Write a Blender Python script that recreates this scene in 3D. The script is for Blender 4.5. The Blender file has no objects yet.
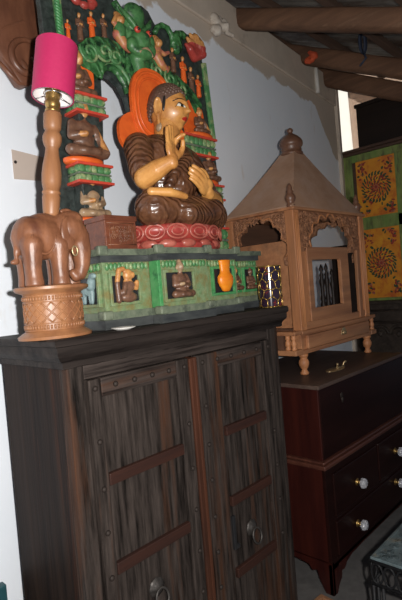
import bpy, bmesh, math, random
from mathutils import Vector, Matrix, Euler
random.seed(7)
SC = bpy.context.scene
COL = SC.collection
PI = math.pi
V = Vector

# ------------------------------------------------------------------ materials
MATS = {}
def mat(name, c1, c2=None, scale=10, stretch=(1, 1, 1), rough=.5, bump=.25, metal=0, c3=None, wscale=4,
        wthr=.58, wsoft=.06, bumpd=.004, spec=.5, wave=None, coat=0, detail=6):
    m = bpy.data.materials.new(name); m.use_nodes = True
    nt = m.node_tree; N = nt.nodes; L = nt.links
    bs = N['Principled BSDF']
    bs.inputs['Roughness'].default_value = rough
    bs.inputs['Metallic'].default_value = metal
    bs.inputs['Specular IOR Level'].default_value = spec
    if coat: bs.inputs['Coat Weight'].default_value = coat; bs.inputs['Coat Roughness'].default_value = .15
    c2 = c2 or tuple(v * .7 for v in c1)
    tc = N.new('ShaderNodeTexCoord'); mp = N.new('ShaderNodeMapping')
    mp.inputs['Scale'].default_value = stretch
    L.new(tc.outputs['Object'], mp.inputs['Vector'])
    nz = N.new('ShaderNodeTexNoise'); nz.inputs['Scale'].default_value = scale; nz.inputs['Detail'].default_value = detail
    nz.inputs['Roughness'].default_value = .65
    L.new(mp.outputs['Vector'], nz.inputs['Vector'])
    cr = N.new('ShaderNodeValToRGB')
    cr.color_ramp.elements[0].position = .32; cr.color_ramp.elements[1].position = .68
    cr.color_ramp.elements[0].color = (*c1, 1); cr.color_ramp.elements[1].color = (*c2, 1)
    L.new(nz.outputs['Fac'], cr.inputs['Fac'])
    out = cr.outputs['Color']
    if c3:
        n2 = N.new('ShaderNodeTexNoise'); n2.inputs['Scale'].default_value = wscale; n2.inputs['Detail'].default_value = 8
        n2.inputs['Roughness'].default_value = .7
        L.new(mp.outputs['Vector'], n2.inputs['Vector'])
        mr = N.new('ShaderNodeMapRange')
        mr.inputs['From Min'].default_value = wthr - wsoft; mr.inputs['From Max'].default_value = wthr + wsoft
        L.new(n2.outputs['Fac'], mr.inputs['Value'])
        mx = N.new('ShaderNodeMix'); mx.data_type = 'RGBA'
        L.new(mr.outputs['Result'], mx.inputs['Factor'])
        L.new(out, mx.inputs[6]); mx.inputs[7].default_value = (*c3, 1)
        out = mx.outputs[2]
    L.new(out, bs.inputs['Base Color'])
    if bump:
        bp = N.new('ShaderNodeBump'); bp.inputs['Strength'].default_value = bump; bp.inputs['Distance'].default_value = bumpd
        if wave:
            wv = N.new('ShaderNodeTexWave'); wv.inputs['Scale'].default_value = wave[0]; wv.inputs['Distortion'].default_value = wave[1]
            wv.inputs['Detail'].default_value = 1.5; wv.inputs['Detail Scale'].default_value = wave[2]; wv.bands_direction = 'DIAGONAL'
            L.new(tc.outputs['Object'], wv.inputs['Vector']); L.new(wv.outputs['Fac'], bp.inputs['Height'])
        else:
            L.new(nz.outputs['Fac'], bp.inputs['Height'])
        L.new(bp.outputs['Normal'], bs.inputs['Normal'])
    MATS[name] = m
    return m

GV = (1, 1, .07); GH = (.07, 1, 1)
mat('weathered_wood', (.004, .003, .0025), (.058, .045, .039), 60, (1, 1, .075), .68, .8, c3=(.065, .028, .015), wscale=9, wthr=.60, wsoft=.08, spec=0.10)
mat('weathered_rail', (.006, .004, .0035), (.062, .048, .042), 70, (.045, 1, 1), .68, .8, c3=(.065, .028, .015), wscale=9, wthr=.60, wsoft=.08, spec=0.10)
mat('cabinet_side_wood', (.007, .0045, .004), (.024, .014, .010), 26, (1, 1, .05), .55, .5, c3=(.055, .018, .008), wscale=8, wthr=.62, wsoft=.06, spec=0.08)
mat('cornice_wood', (.008, .006, .0055), (.040, .031, .027), 22, (.05, 1, 1), .55, .6, c3=(.09, .04, .02), wscale=10, wthr=.66, wsoft=.04, spec=0.10)
mat('red_batten_wood', (.046, .018, .012), (.022, .011, .009), 24, (.08, 1, 1), .45, .35, spec=0.3)
mat('red_stile_wood', (.075, .026, .013), (.028, .012, .008), 24, (1, 1, .08), .45, .35, spec=0.3)
mat('iron', (.020, .015, .013), (.035, .026, .022), 40, rough=.6, metal=.2, bump=.3, spec=.2)
mat('ring_iron', (.075, .066, .06), (.035, .031, .028), 40, rough=.5, metal=.5, bump=.3)
mat('teak', (.32, .145, .062), (.20, .082, .035), 20, (1, 1, .1), .42, .25, c3=(.16, .06, .03), wscale=7, wthr=.63, wsoft=.1)
mat('teak_dark', (.235, .095, .045), (.115, .042, .020), 22, (1, 1, .5), .42, .6, c3=(.10, .035, .02), wscale=12, wthr=.60, wsoft=.08)
mat('carved_teak', (.34, .15, .07), (.20, .08, .036), 60, (1, 1, 1), .45, .9, bumpd=.006)
mat('box_wood', (.17, .052, .024), (.08, .024, .013), 40, (.3, 1, 1), .42, .4)
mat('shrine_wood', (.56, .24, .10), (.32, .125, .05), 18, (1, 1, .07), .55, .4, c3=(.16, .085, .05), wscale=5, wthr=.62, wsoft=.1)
mat('shrine_rail_wood', (.46, .21, .095), (.27, .11, .05), 18, (.07, 1, 1), .55, .4, c3=(.15, .08, .048), wscale=5, wthr=.62, wsoft=.1)
mat('finial_wood', (.17, .08, .045), (.09, .04, .025), 18, rough=.38, bump=.3)
mat('shrine_carved', (.38, .175, .085), (.17, .07, .034), 55, (1, 1, 1), .6, 1.0, bumpd=.014, detail=3)
mat('shrine_roof', (.42, .25, .16), (.32, .18, .11), 5, (1, 1, 1), .75, .15, c3=(.42, .28, .21), wscale=9, wthr=.6, wsoft=.15)
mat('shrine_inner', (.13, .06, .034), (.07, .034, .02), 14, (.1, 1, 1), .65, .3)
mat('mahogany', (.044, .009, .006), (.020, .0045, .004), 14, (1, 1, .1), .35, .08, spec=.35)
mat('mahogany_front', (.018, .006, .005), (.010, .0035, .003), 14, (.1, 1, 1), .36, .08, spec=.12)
mat('mahogany_top', (.085, .055, .045), (.045, .026, .02), 12, (.1, 1, 1), .5, .12, c3=(.13, .09, .07), wscale=6, wthr=.6, wsoft=.1, spec=0.25)
mat('mahogany_edge', (.10, .034, .02), (.045, .014, .01), 20, (.1, 1, 1), .4, .1)
mat('brass', (.55, .36, .13), (.38, .23, .075), 30, rough=.32, metal=.9, bump=.2)
mat('aged_brass', (.55, .42, .24), (.30, .20, .10), 40, rough=.4, metal=.7, bump=.3)
mat('pink_shade', (.46, .018, .10), (.42, .015, .088), 90, rough=.62, bump=.12, bumpd=.001)
mat('shade_lining', (.80, .74, .74), (.70, .64, .64), 30, rough=.5, bump=.05)
mat('chrome', (.7, .7, .7), (.6, .6, .6), 10, rough=.2, metal=1, bump=0)
mat('green_paint', (.035, .14, .045), (.085, .22, .085), 30, rough=.45, bump=.6, c3=(.30, .33, .16), wscale=22, wthr=.57, wsoft=.08)
mat('bright_green', (.035, .21, .06), (.085, .26, .10), 34, rough=.42, bump=.5, c3=(.02, .10, .04), wscale=26, wthr=.60, wsoft=.06)
mat('pale_green', (.20, .255, .135), (.105, .19, .085), 60, rough=.5, bump=.7, c3=(.17, .15, .055), wscale=24, wthr=.53, wsoft=.1)
mat('arch_green', (.022, .10, .03), (.06, .19, .06), 55, rough=.4, bump=.6, bumpd=.006, c3=(.008, .03, .013), wave=(13, 6, 1.6), wscale=26, wthr=.54, wsoft=.06)
mat('mask_green', (.035, .13, .04), (.075, .20, .07), 40, rough=.42, bump=.5, c3=(.012, .045, .018), wscale=24, wthr=.58)
mat('slab_green', (.16, .18, .125), (.08, .105, .07), 30, rough=.55, bump=.4, c3=(.05, .06, .045), wscale=18, wthr=.58, wsoft=.08)
mat('slab_black', (.022, .024, .026), (.06, .065, .062), 30, (.3, 1, 1), .4, .4)
mat('black_lacquer', (.010, .013, .012), (.045, .058, .054), 38, rough=.3, bump=.8, c3=(.13, .17, .14), wscale=45, wthr=.70, wsoft=.04)
mat('black_paint', (.012, .012, .013), (.02, .02, .022), 20, rough=.4, bump=.2)
mat('red_paint', (.55, .06, .03), (.42, .045, .03), 30, rough=.42, bump=.3)
mat('orange_paint', (.70, .125, .02), (.56, .085, .015), 22, rough=.4, bump=.3, c3=(.35, .06, .02), wscale=9, wthr=.66)
mat('vase_orange', (.75, .25, .012), (.66, .16, .01), 50, (.2, 1, 1), .38, .4)
mat('lotus_red', (.36, .05, .038), (.24, .032, .028), 26, rough=.35, bump=.3, c3=(.60, .24, .20), wscale=16, wthr=.62)
mat('lotus_pale', (.42, .125, .09), (.27, .055, .04), 26, rough=.35, bump=.2)
mat('pink_figure', (.50, .16, .12), (.32, .085, .07), 40, rough=.45, bump=.4, c3=(.42, .20, .06), wscale=22, wthr=.50)
mat('gold_skin', (.60, .30, .085), (.42, .175, .042), 12, rough=.40, bump=.08, c3=(.30, .11, .03), wscale=11, wthr=.61, wsoft=.12, coat=.08)
mat('fig_gold', (.55, .27, .085), (.30, .12, .04), 60, rough=.4, bump=.4)
mat('fig_brown', (.17, .085, .05), (.085, .042, .028), 50, rough=.35, bump=.5)
mat('fig_grey_gold', (.36, .24, .13), (.20, .13, .085), 50, rough=.4, bump=.4)
mat('fig_blue', (.24, .34, .34), (.14, .20, .21), 40, rough=.45, bump=.3)
mat('robe', (.075, .030, .016), (.155, .066, .030), 9, rough=.3, bump=.45, bumpd=.009, wave=(17, 4.5, 1.6), coat=.2, c3=(.05, .02, .012), wscale=7, wthr=.58, wsoft=.1)
mat('hair_curls', (.12, .065, .045), (.075, .04, .028), 60, rough=.5, bump=.4)
mat('eye_white', (.75, .72, .62), rough=.3, bump=0)
mat('eye_black', (.012, .01, .01), rough=.3, bump=0)
mat('lip_red', (.50, .03, .02), rough=.35, bump=0)
mat('mosaic_dark', (.03, .012, .02), (.012, .012, .03), 14, rough=.08, bump=0, coat=.4, c3=(.14, .016, .012), wscale=10, wthr=.55, wsoft=.01)
mat('gold_leading', (.5, .33, .09), (.32, .2, .05), 40, rough=.3, metal=.8, bump=0)
mat('white_ceramic', (.62, .60, .57), (.55, .53, .5), 10, rough=.3, bump=.05)
mat('painted_green', (.13, .22, .05), (.24, .28, .085), 16, (1, 1, .3), .5, .3, c3=(.07, .06, .03), wscale=14, wthr=.58, wsoft=.1)
mat('painted_yellow', (.72, .33, .022), (.62, .21, .018), 9, rough=.45, bump=.15, c3=(.50, .10, .018), wscale=11, wthr=.58, wsoft=.1)
mat('petal_red', (.33, .035, .02), (.25, .03, .02), rough=.5, bump=0)
mat('petal_green', (.03, .085, .035), (.02, .05, .025), rough=.5, bump=0)
mat('petal_pink', (.42, .13, .08), rough=.5, bump=0)
mat('almirah_cornice', (.10, .05, .03), (.05, .026, .018), 20, (1, .1, 1), .5, .3)
mat('dark_wood', (.020, .012, .009), (.011, .007, .006), 14, (1, .1, 1), .5, .2, spec=0.25)
mat('dark_carved', (.06, .045, .035), (.024, .017, .014), 24, (1, 1, 1), .5, .7, bumpd=.01, spec=0.25)
mat('mask_wood', (.17, .068, .036), (.085, .032, .018), 18, (1, 1, .3), .38, .35)
mat('beam_wood', (.19, .10, .058), (.075, .038, .024), 14, (1, .1, 1), .8, .8, c3=(.28, .165, .10), wscale=7, wthr=.64, wsoft=.08, spec=0.25)
mat('purlin_wood', (.13, .075, .05), (.07, .04, .028), 10, (.1, 1, 1), .8, .5)
mat('tin_sheet', (.42, .39, .35), (.20, .175, .15), 4, (1, .3, 1), .5, .2, metal=.3, c3=(.13, .075, .05), wscale=3, wthr=.55, wsoft=.1)
mat('cement_beam', (.62, .53, .44), (.52, .44, .36), 6, rough=.9, bump=.3, c3=(.30, .24, .19), wscale=3, wthr=.64, wsoft=.08)
mat('plaster_lump', (.62, .57, .50), (.40, .33, .27), 30, rough=.9, bump=.5)
mat('white_pvc', (.66, .63, .58), (.55, .52, .47), 12, rough=.5, bump=.1)
mat('card', (.56, .47, .41), (.52, .43, .37), 5, rough=.8, bump=.05)
mat('floor_concrete', (.115, .108, .104), (.075, .07, .068), 14, rough=.85, bump=.2)
mat('tarp_cloth', (.62, .47, .37), (.50, .37, .29), 8, rough=.8, bump=.2)
mat('outside_white', (.86, .85, .80), (.80, .79, .74), 5, rough=.9, bump=.1)
mat('stand_top', (.10, .135, .145), (.045, .06, .065), 18, rough=.4, bump=.4, c3=(.20, .17, .12), wscale=14, wthr=.62)
mat('stand_iron', (.008, .008, .009), (.015, .015, .016), 30, rough=.55, metal=.2, bump=.2, spec=.2)
mat('teal_paint', (.015, .075, .09), (.01, .05, .06), 12, rough=.5, bump=.1)
mat('crate_wood', (.36, .19, .09), (.22, .10, .05), 16, (.1, 1, 1), .6, .3)
mat('orange_cloth', (.62, .10, .03), (.38, .05, .02), 30, rough=.8, bump=.4)
mat('blue_cord', (.03, .04, .07), rough=.6, bump=0)
def glass_mat():
    m = bpy.data.materials.new('knob_glass'); m.use_nodes = True
    b = m.node_tree.nodes['Principled BSDF']
    b.inputs['Base Color'].default_value = (.62, .62, .66, 1); b.inputs['Roughness'].default_value = .12
    b.inputs['Transmission Weight'].default_value = .5
    MATS['knob_glass'] = m
glass_mat()
def wall_mat():
    m = bpy.data.materials.new('wall_paint'); m.use_nodes = True
    nt = m.node_tree; N = nt.nodes; L = nt.links; bs = N['Principled BSDF']
    bs.inputs['Roughness'].default_value = .8
    tc = N.new('ShaderNodeTexCoord'); sep = N.new('ShaderNodeSeparateXYZ'); L.new(tc.outputs['Object'], sep.inputs[0])
    n1 = N.new('ShaderNodeTexNoise'); n1.inputs['Scale'].default_value = 2.2; n1.inputs['Detail'].default_value = 9; n1.inputs['Roughness'].default_value = .6
    L.new(tc.outputs['Object'], n1.inputs['Vector'])
    # whitewash with faint blotches
    cr = N.new('ShaderNodeValToRGB'); cr.color_ramp.elements[0].position = .3; cr.color_ramp.elements[1].position = .7
    cr.color_ramp.elements[0].color = (.80, .855, .925, 1); cr.color_ramp.elements[1].color = (.85, .89, .95, 1)
    L.new(n1.outputs['Fac'], cr.inputs['Fac'])
    # small rubbed marks
    mp = N.new('ShaderNodeMapping'); mp.inputs['Scale'].default_value = (1, 1, .45); L.new(tc.outputs['Object'], mp.inputs['Vector'])
    n3 = N.new('ShaderNodeTexNoise'); n3.inputs['Scale'].default_value = 9; n3.inputs['Detail'].default_value = 8
    L.new(mp.outputs['Vector'], n3.inputs['Vector'])
    mr3 = N.new('ShaderNodeMapRange'); mr3.inputs['From Min'].default_value = .66; mr3.inputs['From Max'].default_value = .76; mr3.inputs['To Max'].default_value = .45
    L.new(n3.outputs['Fac'], mr3.inputs['Value'])
    mx0 = N.new('ShaderNodeMix'); mx0.data_type = 'RGBA'; L.new(mr3.outputs['Result'], mx0.inputs['Factor'])
    L.new(cr.outputs['Color'], mx0.inputs[6]); mx0.inputs[7].default_value = (.62, .54, .47, 1)
    # bare cement above the ragged paint edge, and a run of it down the wall's far end
    n2 = N.new('ShaderNodeTexNoise'); n2.inputs['Scale'].default_value = 6; n2.inputs['Detail'].default_value = 6
    L.new(tc.outputs['Object'], n2.inputs['Vector'])
    a = N.new('ShaderNodeMath'); a.operation = 'MULTIPLY_ADD'; a.inputs[1].default_value = .22
    L.new(n2.outputs['Fac'], a.inputs[0]); L.new(sep.outputs['Z'], a.inputs[2])
    x1 = N.new('ShaderNodeMapRange'); x1.inputs['From Min'].default_value = 3.75; x1.inputs['From Max'].default_value = 4.15; x1.inputs['To Max'].default_value = .42
    L.new(sep.outputs['X'], x1.inputs['Value'])
    ad = N.new('ShaderNodeMath'); ad.operation = 'ADD'; L.new(a.outputs[0], ad.inputs[0]); L.new(x1.outputs['Result'], ad.inputs[1])
    mr = N.new('ShaderNodeMapRange'); mr.inputs['From Min'].default_value = 3.045; mr.inputs['From Max'].default_value = 3.06
    L.new(ad.outputs[0], mr.inputs['Value'])
    mx = N.new('ShaderNodeMix'); mx.data_type = 'RGBA'; L.new(mr.outputs['Result'], mx.inputs['Factor'])
    L.new(mx0.outputs[2], mx.inputs[6]); mx.inputs[7].default_value = (.56, .48, .40, 1)
    L.new(mx.outputs[2], bs.inputs['Base Color'])
    bp = N.new('ShaderNodeBump'); bp.inputs['Strength'].default_value = .15; bp.inputs['Distance'].default_value = .01
    L.new(n3.outputs['Fac'], bp.inputs['Height']); L.new(bp.outputs['Normal'], bs.inputs['Normal'])
    MATS['wall_paint'] = m
wall_mat()

# ------------------------------------------------------------------ mesh helpers
class MB:
    def __init__(s): s.bm = bmesh.new(); s.mi = 0
    def _fin(s, verts):
        for f in {f for v in verts for f in v.link_faces}: f.material_index = s.mi
        return s
    def box(s, x0, x1, y0, y1, z0, z1, rot=None, pivot=None):
        r = bmesh.ops.create_cube(s.bm, size=1)['verts']
        c = V(((x0 + x1) / 2, (y0 + y1) / 2, (z0 + z1) / 2))
        for v in r: v.co = V((v.co.x * (x1 - x0), v.co.y * (y1 - y0), v.co.z * (z1 - z0))) + c
        if rot:
            p = V(pivot) if pivot else c; E_ = Euler(rot).to_matrix()
            for v in r: v.co = E_ @ (v.co - p) + p
        return s._fin(r)
    def ell(s, c, r, rot=None, u=16, w=10):
        r = (r, r, r) if not hasattr(r, '__len__') else r
        vs = bmesh.ops.create_uvsphere(s.bm, u_segments=u, v_segments=w, radius=1)['verts']
        M3 = Euler(rot).to_matrix() if rot else Matrix.Identity(3)
        for v in vs: v.co = M3 @ V((v.co.x * r[0], v.co.y * r[1], v.co.z * r[2])) + V(c)
        return s._fin(vs)
    def cone(s, p0, p1, r0, r1, n=14):
        p0, p1 = V(p0), V(p1); d = p1 - p0
        q = d.to_track_quat('Z', 'Y').to_matrix()
        vs = bmesh.ops.create_cone(s.bm, cap_ends=True, segments=n, radius1=r0, radius2=r1, depth=d.length)['verts']
        for v in vs: v.co = q @ v.co + (p0 + p1) / 2
        return s._fin(vs)
    def cap(s, p0, p1, r0, r1):
        s.ell(p0, r0, u=12, w=8); s.ell(p1, r1, u=12, w=8); return s.cone(p0, p1, r0, r1)
    def chain(s, pts, rad):
        for i in range(len(pts) - 1): s.cap(pts[i], pts[i + 1], rad[i], rad[i + 1])
        return s
    def tube(s, pts, rad, n=8, closed=False):
        pts = [V(p) for p in pts]; m = len(pts)
        if not hasattr(rad, '__len__'): rad = [rad] * m
        rings = []; prev = None
        for i, p in enumerate(pts):
            a = pts[(i - 1) % m] if (closed or i > 0) else pts[i]
            b = pts[(i + 1) % m] if (closed or i < m - 1) else pts[i]
            t = (b - a).normalized()
            if prev is None:
                nrm = t.orthogonal().normalized()
            else:
                nrm = (prev - t * prev.dot(t)); nrm = nrm.normalized() if nrm.length > 1e-6 else t.orthogonal().normalized()
            prev = nrm; bn = t.cross(nrm)
            rings.append([s.bm.verts.new(p + (nrm * math.cos(2 * PI * k / n) + bn * math.sin(2 * PI * k / n)) * rad[i]) for k in range(n)])
        fs = []
        for i in range(m if closed else m - 1):
            A, B = rings[i], rings[(i + 1) % m]
            for k in range(n): fs.append(s.bm.faces.new((A[k], A[(k + 1) % n], B[(k + 1) % n], B[k])))
        if not closed:
            fs.append(s.bm.faces.new(rings[0][::-1])); fs.append(s.bm.faces.new(rings[-1]))
        for f in fs: f.material_index = s.mi
        return s
    def lathe(s, c, prof, n=28, sx=1, sy=1, axis=None, caps=True, flute=None):
        """prof: list of (r, z) bottom to top, axis: direction to tilt to"""
        q = V(axis).to_track_quat('Z', 'Y').to_matrix() if axis else Matrix.Identity(3)
        rings = []
        for r, z in prof:
            ring = []
            for k in range(n):
                a = 2 * PI * k / n
                rr = r * (1 + (flute[0] * math.cos(flute[1] * a) if flute else 0))
                ring.append(s.bm.verts.new(q @ V((rr * math.cos(a) * sx, rr * math.sin(a) * sy, z)) + V(c)))
            rings.append(ring)
        fs = []
        for A, B in zip(rings, rings[1:]):
            for k in range(n): fs.append(s.bm.faces.new((A[k], A[(k + 1) % n], B[(k + 1) % n], B[k])))
        if caps:
            fs.append(s.bm.faces.new(rings[0][::-1])); fs.append(s.bm.faces.new(rings[-1]))
        for f in fs: f.material_index = s.mi
        return s
    def poly(s, pts, a, b, plane='XZ', holes=()):
        """outline (with holes) extruded from a to b along the plane's normal; pts are 2-D"""
        cu = bpy.data.curves.new('tmp', 'CURVE'); cu.dimensions = '2D'; cu.fill_mode = 'BOTH'
        for loop in [pts] + list(holes):
            sp = cu.splines.new('POLY'); sp.points.add(len(loop) - 1); sp.use_cyclic_u = True
            for p, co in zip(sp.points, loop): p.co = (co[0], co[1], 0, 1)
        cu.extrude = abs(b - a) / 2
        o = bpy.data.objects.new('tmp', cu); COL.objects.link(o)
        dg = bpy.context.evaluated_depsgraph_get(); dg.update()
        me = bpy.data.meshes.new_from_object(o.evaluated_get(dg))
        mid = (a + b) / 2
        for v in me.vertices:
            x, y, z = v.co
            v.co = {'XZ': (x, mid + z, y), 'YZ': (mid + z, x, y), 'XY': (x, y, mid + z)}[plane]
        n0 = len(s.bm.faces)
        s.bm.from_mesh(me)
        s.bm.faces.ensure_lookup_table()
        for f in s.bm.faces[n0:]: f.material_index = s.mi
        bpy.data.objects.remove(o); bpy.data.curves.remove(cu); bpy.data.meshes.remove(me)
        bmesh.ops.remove_doubles(s.bm, verts=list({v for f in s.bm.faces[n0:] for v in f.verts}), dist=1e-5)
        bmesh.ops.recalc_face_normals(s.bm, faces=s.bm.faces)
        return s
    def xform(s, M):
        s.bm.transform(M); return s
    def fuse(s, vox, smooth=2):
        """melt the pieces into one continuous skin"""
        me = bpy.data.meshes.new('tmp'); s.bm.to_mesh(me)
        o = bpy.data.objects.new('tmp', me); COL.objects.link(o)
        md = o.modifiers.new('r', 'REMESH'); md.mode = 'VOXEL'; md.voxel_size = vox
        dg = bpy.context.evaluated_depsgraph_get(); dg.update()
        m2 = bpy.data.meshes.new_from_object(o.evaluated_get(dg))
        bpy.data.objects.remove(o); bpy.data.meshes.remove(me)
        s.bm.free(); s.bm = bmesh.new(); s.bm.from_mesh(m2); bpy.data.meshes.remove(m2)
        for _ in range(smooth): bmesh.ops.smooth_vert(s.bm, verts=s.bm.verts, factor=.5, use_axis_x=True, use_axis_y=True, use_axis_z=True)
        return s
    def paint(s, fn):
        for f in s.bm.faces: f.material_index = fn(f.calc_center_median())
        return s

ROOTLOC = {}
def build(name, mb, mats, parent=None, smooth=False, bevel=0, seg=2, angle=None, shared=None):
    """link the shape as ONE mesh object; coordinates are world, moved under its parent"""
    if not isinstance(mats, (list, tuple)): mats = [mats]
    me = bpy.data.meshes.new(name)
    if bevel:
        es = [e for e in mb.bm.edges if len(e.link_faces) == 2 and e.calc_face_angle(0) > .6]
        if es: bmesh.ops.bevel(mb.bm, geom=es, offset=bevel, segments=seg, affect='EDGES', profile=.5, clamp_overlap=True)
    mb.bm.to_mesh(me); mb.bm.free()
    for m in mats: me.materials.append(MATS[m])
    for p in me.polygons: p.use_smooth = smooth
    if smooth and angle is not None:
        me.set_sharp_from_angle(angle=angle)
    o = bpy.data.objects.new(name, me); COL.objects.link(o)
    if parent:
        root = parent
        while root.parent: root = root.parent
        me.transform(Matrix.Translation(-V(root.location)))
        o.parent = parent
    return o
def thing(name, label, cat, loc, group=None):
    o = bpy.data.objects.new(name, None); COL.objects.link(o); o.empty_display_size = .05
    o.location = loc; o['label'] = label; o['category'] = cat
    if group: o['group'] = group
    return o
def tag(o, label, cat, group=None):
    # the mesh's own origin goes to its base
    xs = [v.co for v in o.data.vertices]
    b = V(((min(c.x for c in xs) + max(c.x for c in xs)) / 2, (min(c.y for c in xs) + max(c.y for c in xs)) / 2, min(c.z for c in xs)))
    o.data.transform(Matrix.Translation(-b)); o.location = b
    o['label'] = label; o['category'] = cat
    if group: o['group'] = group
    return o
def struct(o): o['kind'] = 'structure'; return o
def lerp(a, b, t): return a + (b - a) * t

# ------------------------------------------------------------------ the room
def wallY(x): return 1.70 + .12 * (x - .7)
def roofZ(y): return 3.41 + .45 * (y - 2.0)
struct(build('floor', MB().box(-2.5, 7, -2.5, 4.5, -.06, 0), 'floor_concrete'))
m = MB()
WX0, WX1 = -1.6, 4.20
pts = [(WX0, wallY(WX0)), (WX1, wallY(WX1)), (WX1, wallY(WX1) + .22), (WX0, wallY(WX0) + .22)]
m.poly(pts, 0, 3.5, 'XY')
for v in m.bm.verts:
    if v.co.z > 3: v.co.z = 3.20 + .035 * max(0, v.co.x - 2.3)
struct(build('wall_back', m, 'wall_paint'))
# cement ring beam along the top of the wall
m = MB()
o_ = .022
m.poly([(WX0, wallY(WX0) - o_), (WX1, wallY(WX1) - o_), (WX1, wallY(WX1) - .001), (WX0, wallY(WX0) - .001)], 3.04, 3.40, 'XY')
for v in m.bm.verts:
    if v.co.z > 3.2: v.co.z = 3.203 + .035 * max(0, v.co.x - 2.3)
struct(build('trim_1', m, 'cement_beam', bevel=.006))
m = MB()
m.poly([(WX1, wallY(WX1) - .03), (WX1 + .06, wallY(WX1) - .02), (WX1 + .06, wallY(WX1) + .22), (WX1, wallY(WX1) + .22)], 0, 3.24, 'XY')
struct(build('trim_2', m, 'cement_beam', bevel=.006))
# corrugated tin roof sloping down towards the camera side
m = MB()
NX, NY = 420, 17
x0, x1, y0, y1 = -2.0, 4.75, -1.1, 3.1
grid = [[m.bm.verts.new((lerp(x0, x1, i / NX), lerp(y0, y1, j / NY), roofZ(lerp(y0, y1, j / NY)) + .05 + .011 * math.sin(lerp(x0, x1, i / NX) * 2 * PI / .076) + .006 * math.sin(j * 2.3))) for j in range(NY + 1)] for i in range(NX + 1)]
for i in range(NX):
    for j in range(NY): m.bm.faces.new((grid[i][j], grid[i + 1][j], grid[i + 1][j + 1], grid[i][j + 1]))
bmesh.ops.solidify(m.bm, geom=m.bm.faces[:], thickness=.004)
struct(build('ceiling', m, 'tin_sheet', smooth=True))

def rafter(label, x, yz0, yz1, w, h0, h1, seed):
    m = MB(); rnd = random.Random(seed); n = 26; A = V((x, *yz0)); B = V((x, *yz1)); secs = []
    for i in range(n + 1):
        t = i / n; c = A.lerp(B, t); hh = lerp(h0, h1, t) * (1 + .04 * rnd.uniform(-1, 1)); ww = w * (1 + .04 * rnd.uniform(-1, 1))
        ring = []
        for k in range(12):
            a = 2 * PI * k / 12; ca, sa = math.cos(a), math.sin(a)
            e = .55
            ring.append(m.bm.verts.new((c.x + ww / 2 * math.copysign(abs(ca) ** e, ca), c.y, c.z + hh / 2 * math.copysign(abs(sa) ** e, sa))))
        secs.append(ring)
    for P, Q in zip(secs, secs[1:]):
        for k in range(12): m.bm.faces.new((P[k], P[(k + 1) % 12], Q[(k + 1) % 12], Q[k]))
    m.bm.faces.new(secs[0][::-1]); m.bm.faces.new(secs[-1])
    o = build('roof_beam', m, 'beam_wood', smooth=True, angle=.8)
    tag(o, label, 'beam', 'rough timber roof beams')
rafter('thick rough timber roof beam nearest the camera, above the cement ledge', 2.6, (2.55, 3.48), (-.6, 2.10), .13, .13, .12, 1)
rafter('middle rough timber roof beam with the orange cloth and the dark cord on it', 3.55, (2.55, 3.55), (-.4, 2.05), .14, .155, .13, 2)
rafter('lowest and farthest rough timber roof beam, just above the tan tarp', 4.0, (2.45, 3.43), (-.3, 1.99), .14, .17, .14, 3)
for i, y in enumerate((2.35, 1.85, 1.4, .95, .45, -.1)):
    m = MB().box(-1.8, 4.7, y - .025, y + .025, roofZ(y) - .015, roofZ(y) + .036)
    struct(build('trim_%d' % (i + 3), m, 'purlin_wood', bevel=.004))

# ------------------------------------------------------------------ outside seen through the gap past the wall's end
struct(build('daylight_backing', MB().box(5.9, 6.1, 1.2, 4.4, 0, 3.9), 'outside_white'))  # white backing slab added so the sun turns the gap bright, standing for daylight
m = MB(); n = 40; k = 16; gr = []
for i in range(n + 1):
    row = []
    for j in range(k + 1):
        t = i / n; u = (j / k) ** 1.6
        y = lerp(2.37, .7, t); top = 3.95 - .05 * t; bot = 0.0
        row.append(m.bm.verts.new((5.0 + .045 * math.sin(t * 22 + u * 3) * u + .02 * math.sin(t * 9 - u * 5), y - .10 * u * (1 - t), lerp(top, bot, u))))
    gr.append(row)
for i in range(n):
    for j in range(k): m.bm.faces.new((gr[i][j], gr[i + 1][j], gr[i + 1][j + 1], gr[i][j + 1]))
bmesh.ops.solidify(m.bm, geom=m.bm.faces[:], thickness=.003)
tag(build('tarp', m, 'tarp_cloth', smooth=True), 'tan cloth tarp hanging in folds behind the dark box, under the roof beams', 'tarp')

# ------------------------------------------------------------------ small things on wall and beams
def lump():
    m = MB(); rnd = random.Random(4)
    c = V((2.3065,1.86,3.0298))
    for i in range(16):
        m.ell(c + V((rnd.uniform(-.05, .05), rnd.uniform(-.012, .01), rnd.uniform(-.05, .05))), rnd.uniform(.018, .034), u=10, w=7)
    m.cone(c + V((.0, .01, .01)), c + V((.03, -.055, .0)), .022, .017)
    m.cone(c + V((.02, -.03, -.03)), c + V((.075, -.05, -.045)), .014, .012)
    m.fuse(.007, 1)
    tag(build('pipe_stub', m, 'plaster_lump', smooth=True), 'broken pipe stub packed in plaster on the cement ledge', 'pipe stub')
lump()
m = MB().tube([(3.7425,2.03,3.2953), (3.7471,2.03,3.1647), (3.7518,2.03,3.0338)], .017, 10)
tag(build('conduit_pipe', m, 'white_pvc', smooth=True), 'short white plastic conduit pipe upright on the cement ledge', 'pipe')
m = MB(); c = V((3.47,1.9184,3.2012)); rnd = random.Random(9)
for i in range(12): m.ell(c + V((rnd.uniform(-.015, .015), rnd.uniform(-.05, .05), rnd.uniform(-.03, .045))), rnd.uniform(.012, .024), u=8, w=6)
m.fuse(.008, 1)
tag(build('rag', m, 'orange_cloth', smooth=True), 'crumpled orange rag stuck to the middle roof beam above the white conduit pipe', 'rag')
m = MB(); c = V((3.47,1.5023,3.1567))
for q in range(3):
    m.tube([c + V((.01 * q, .02 * math.cos(a), .075 * math.sin(a))) for a in [2 * PI * i / 16 + q for i in range(16)]], .009, 6, closed=True)
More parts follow.
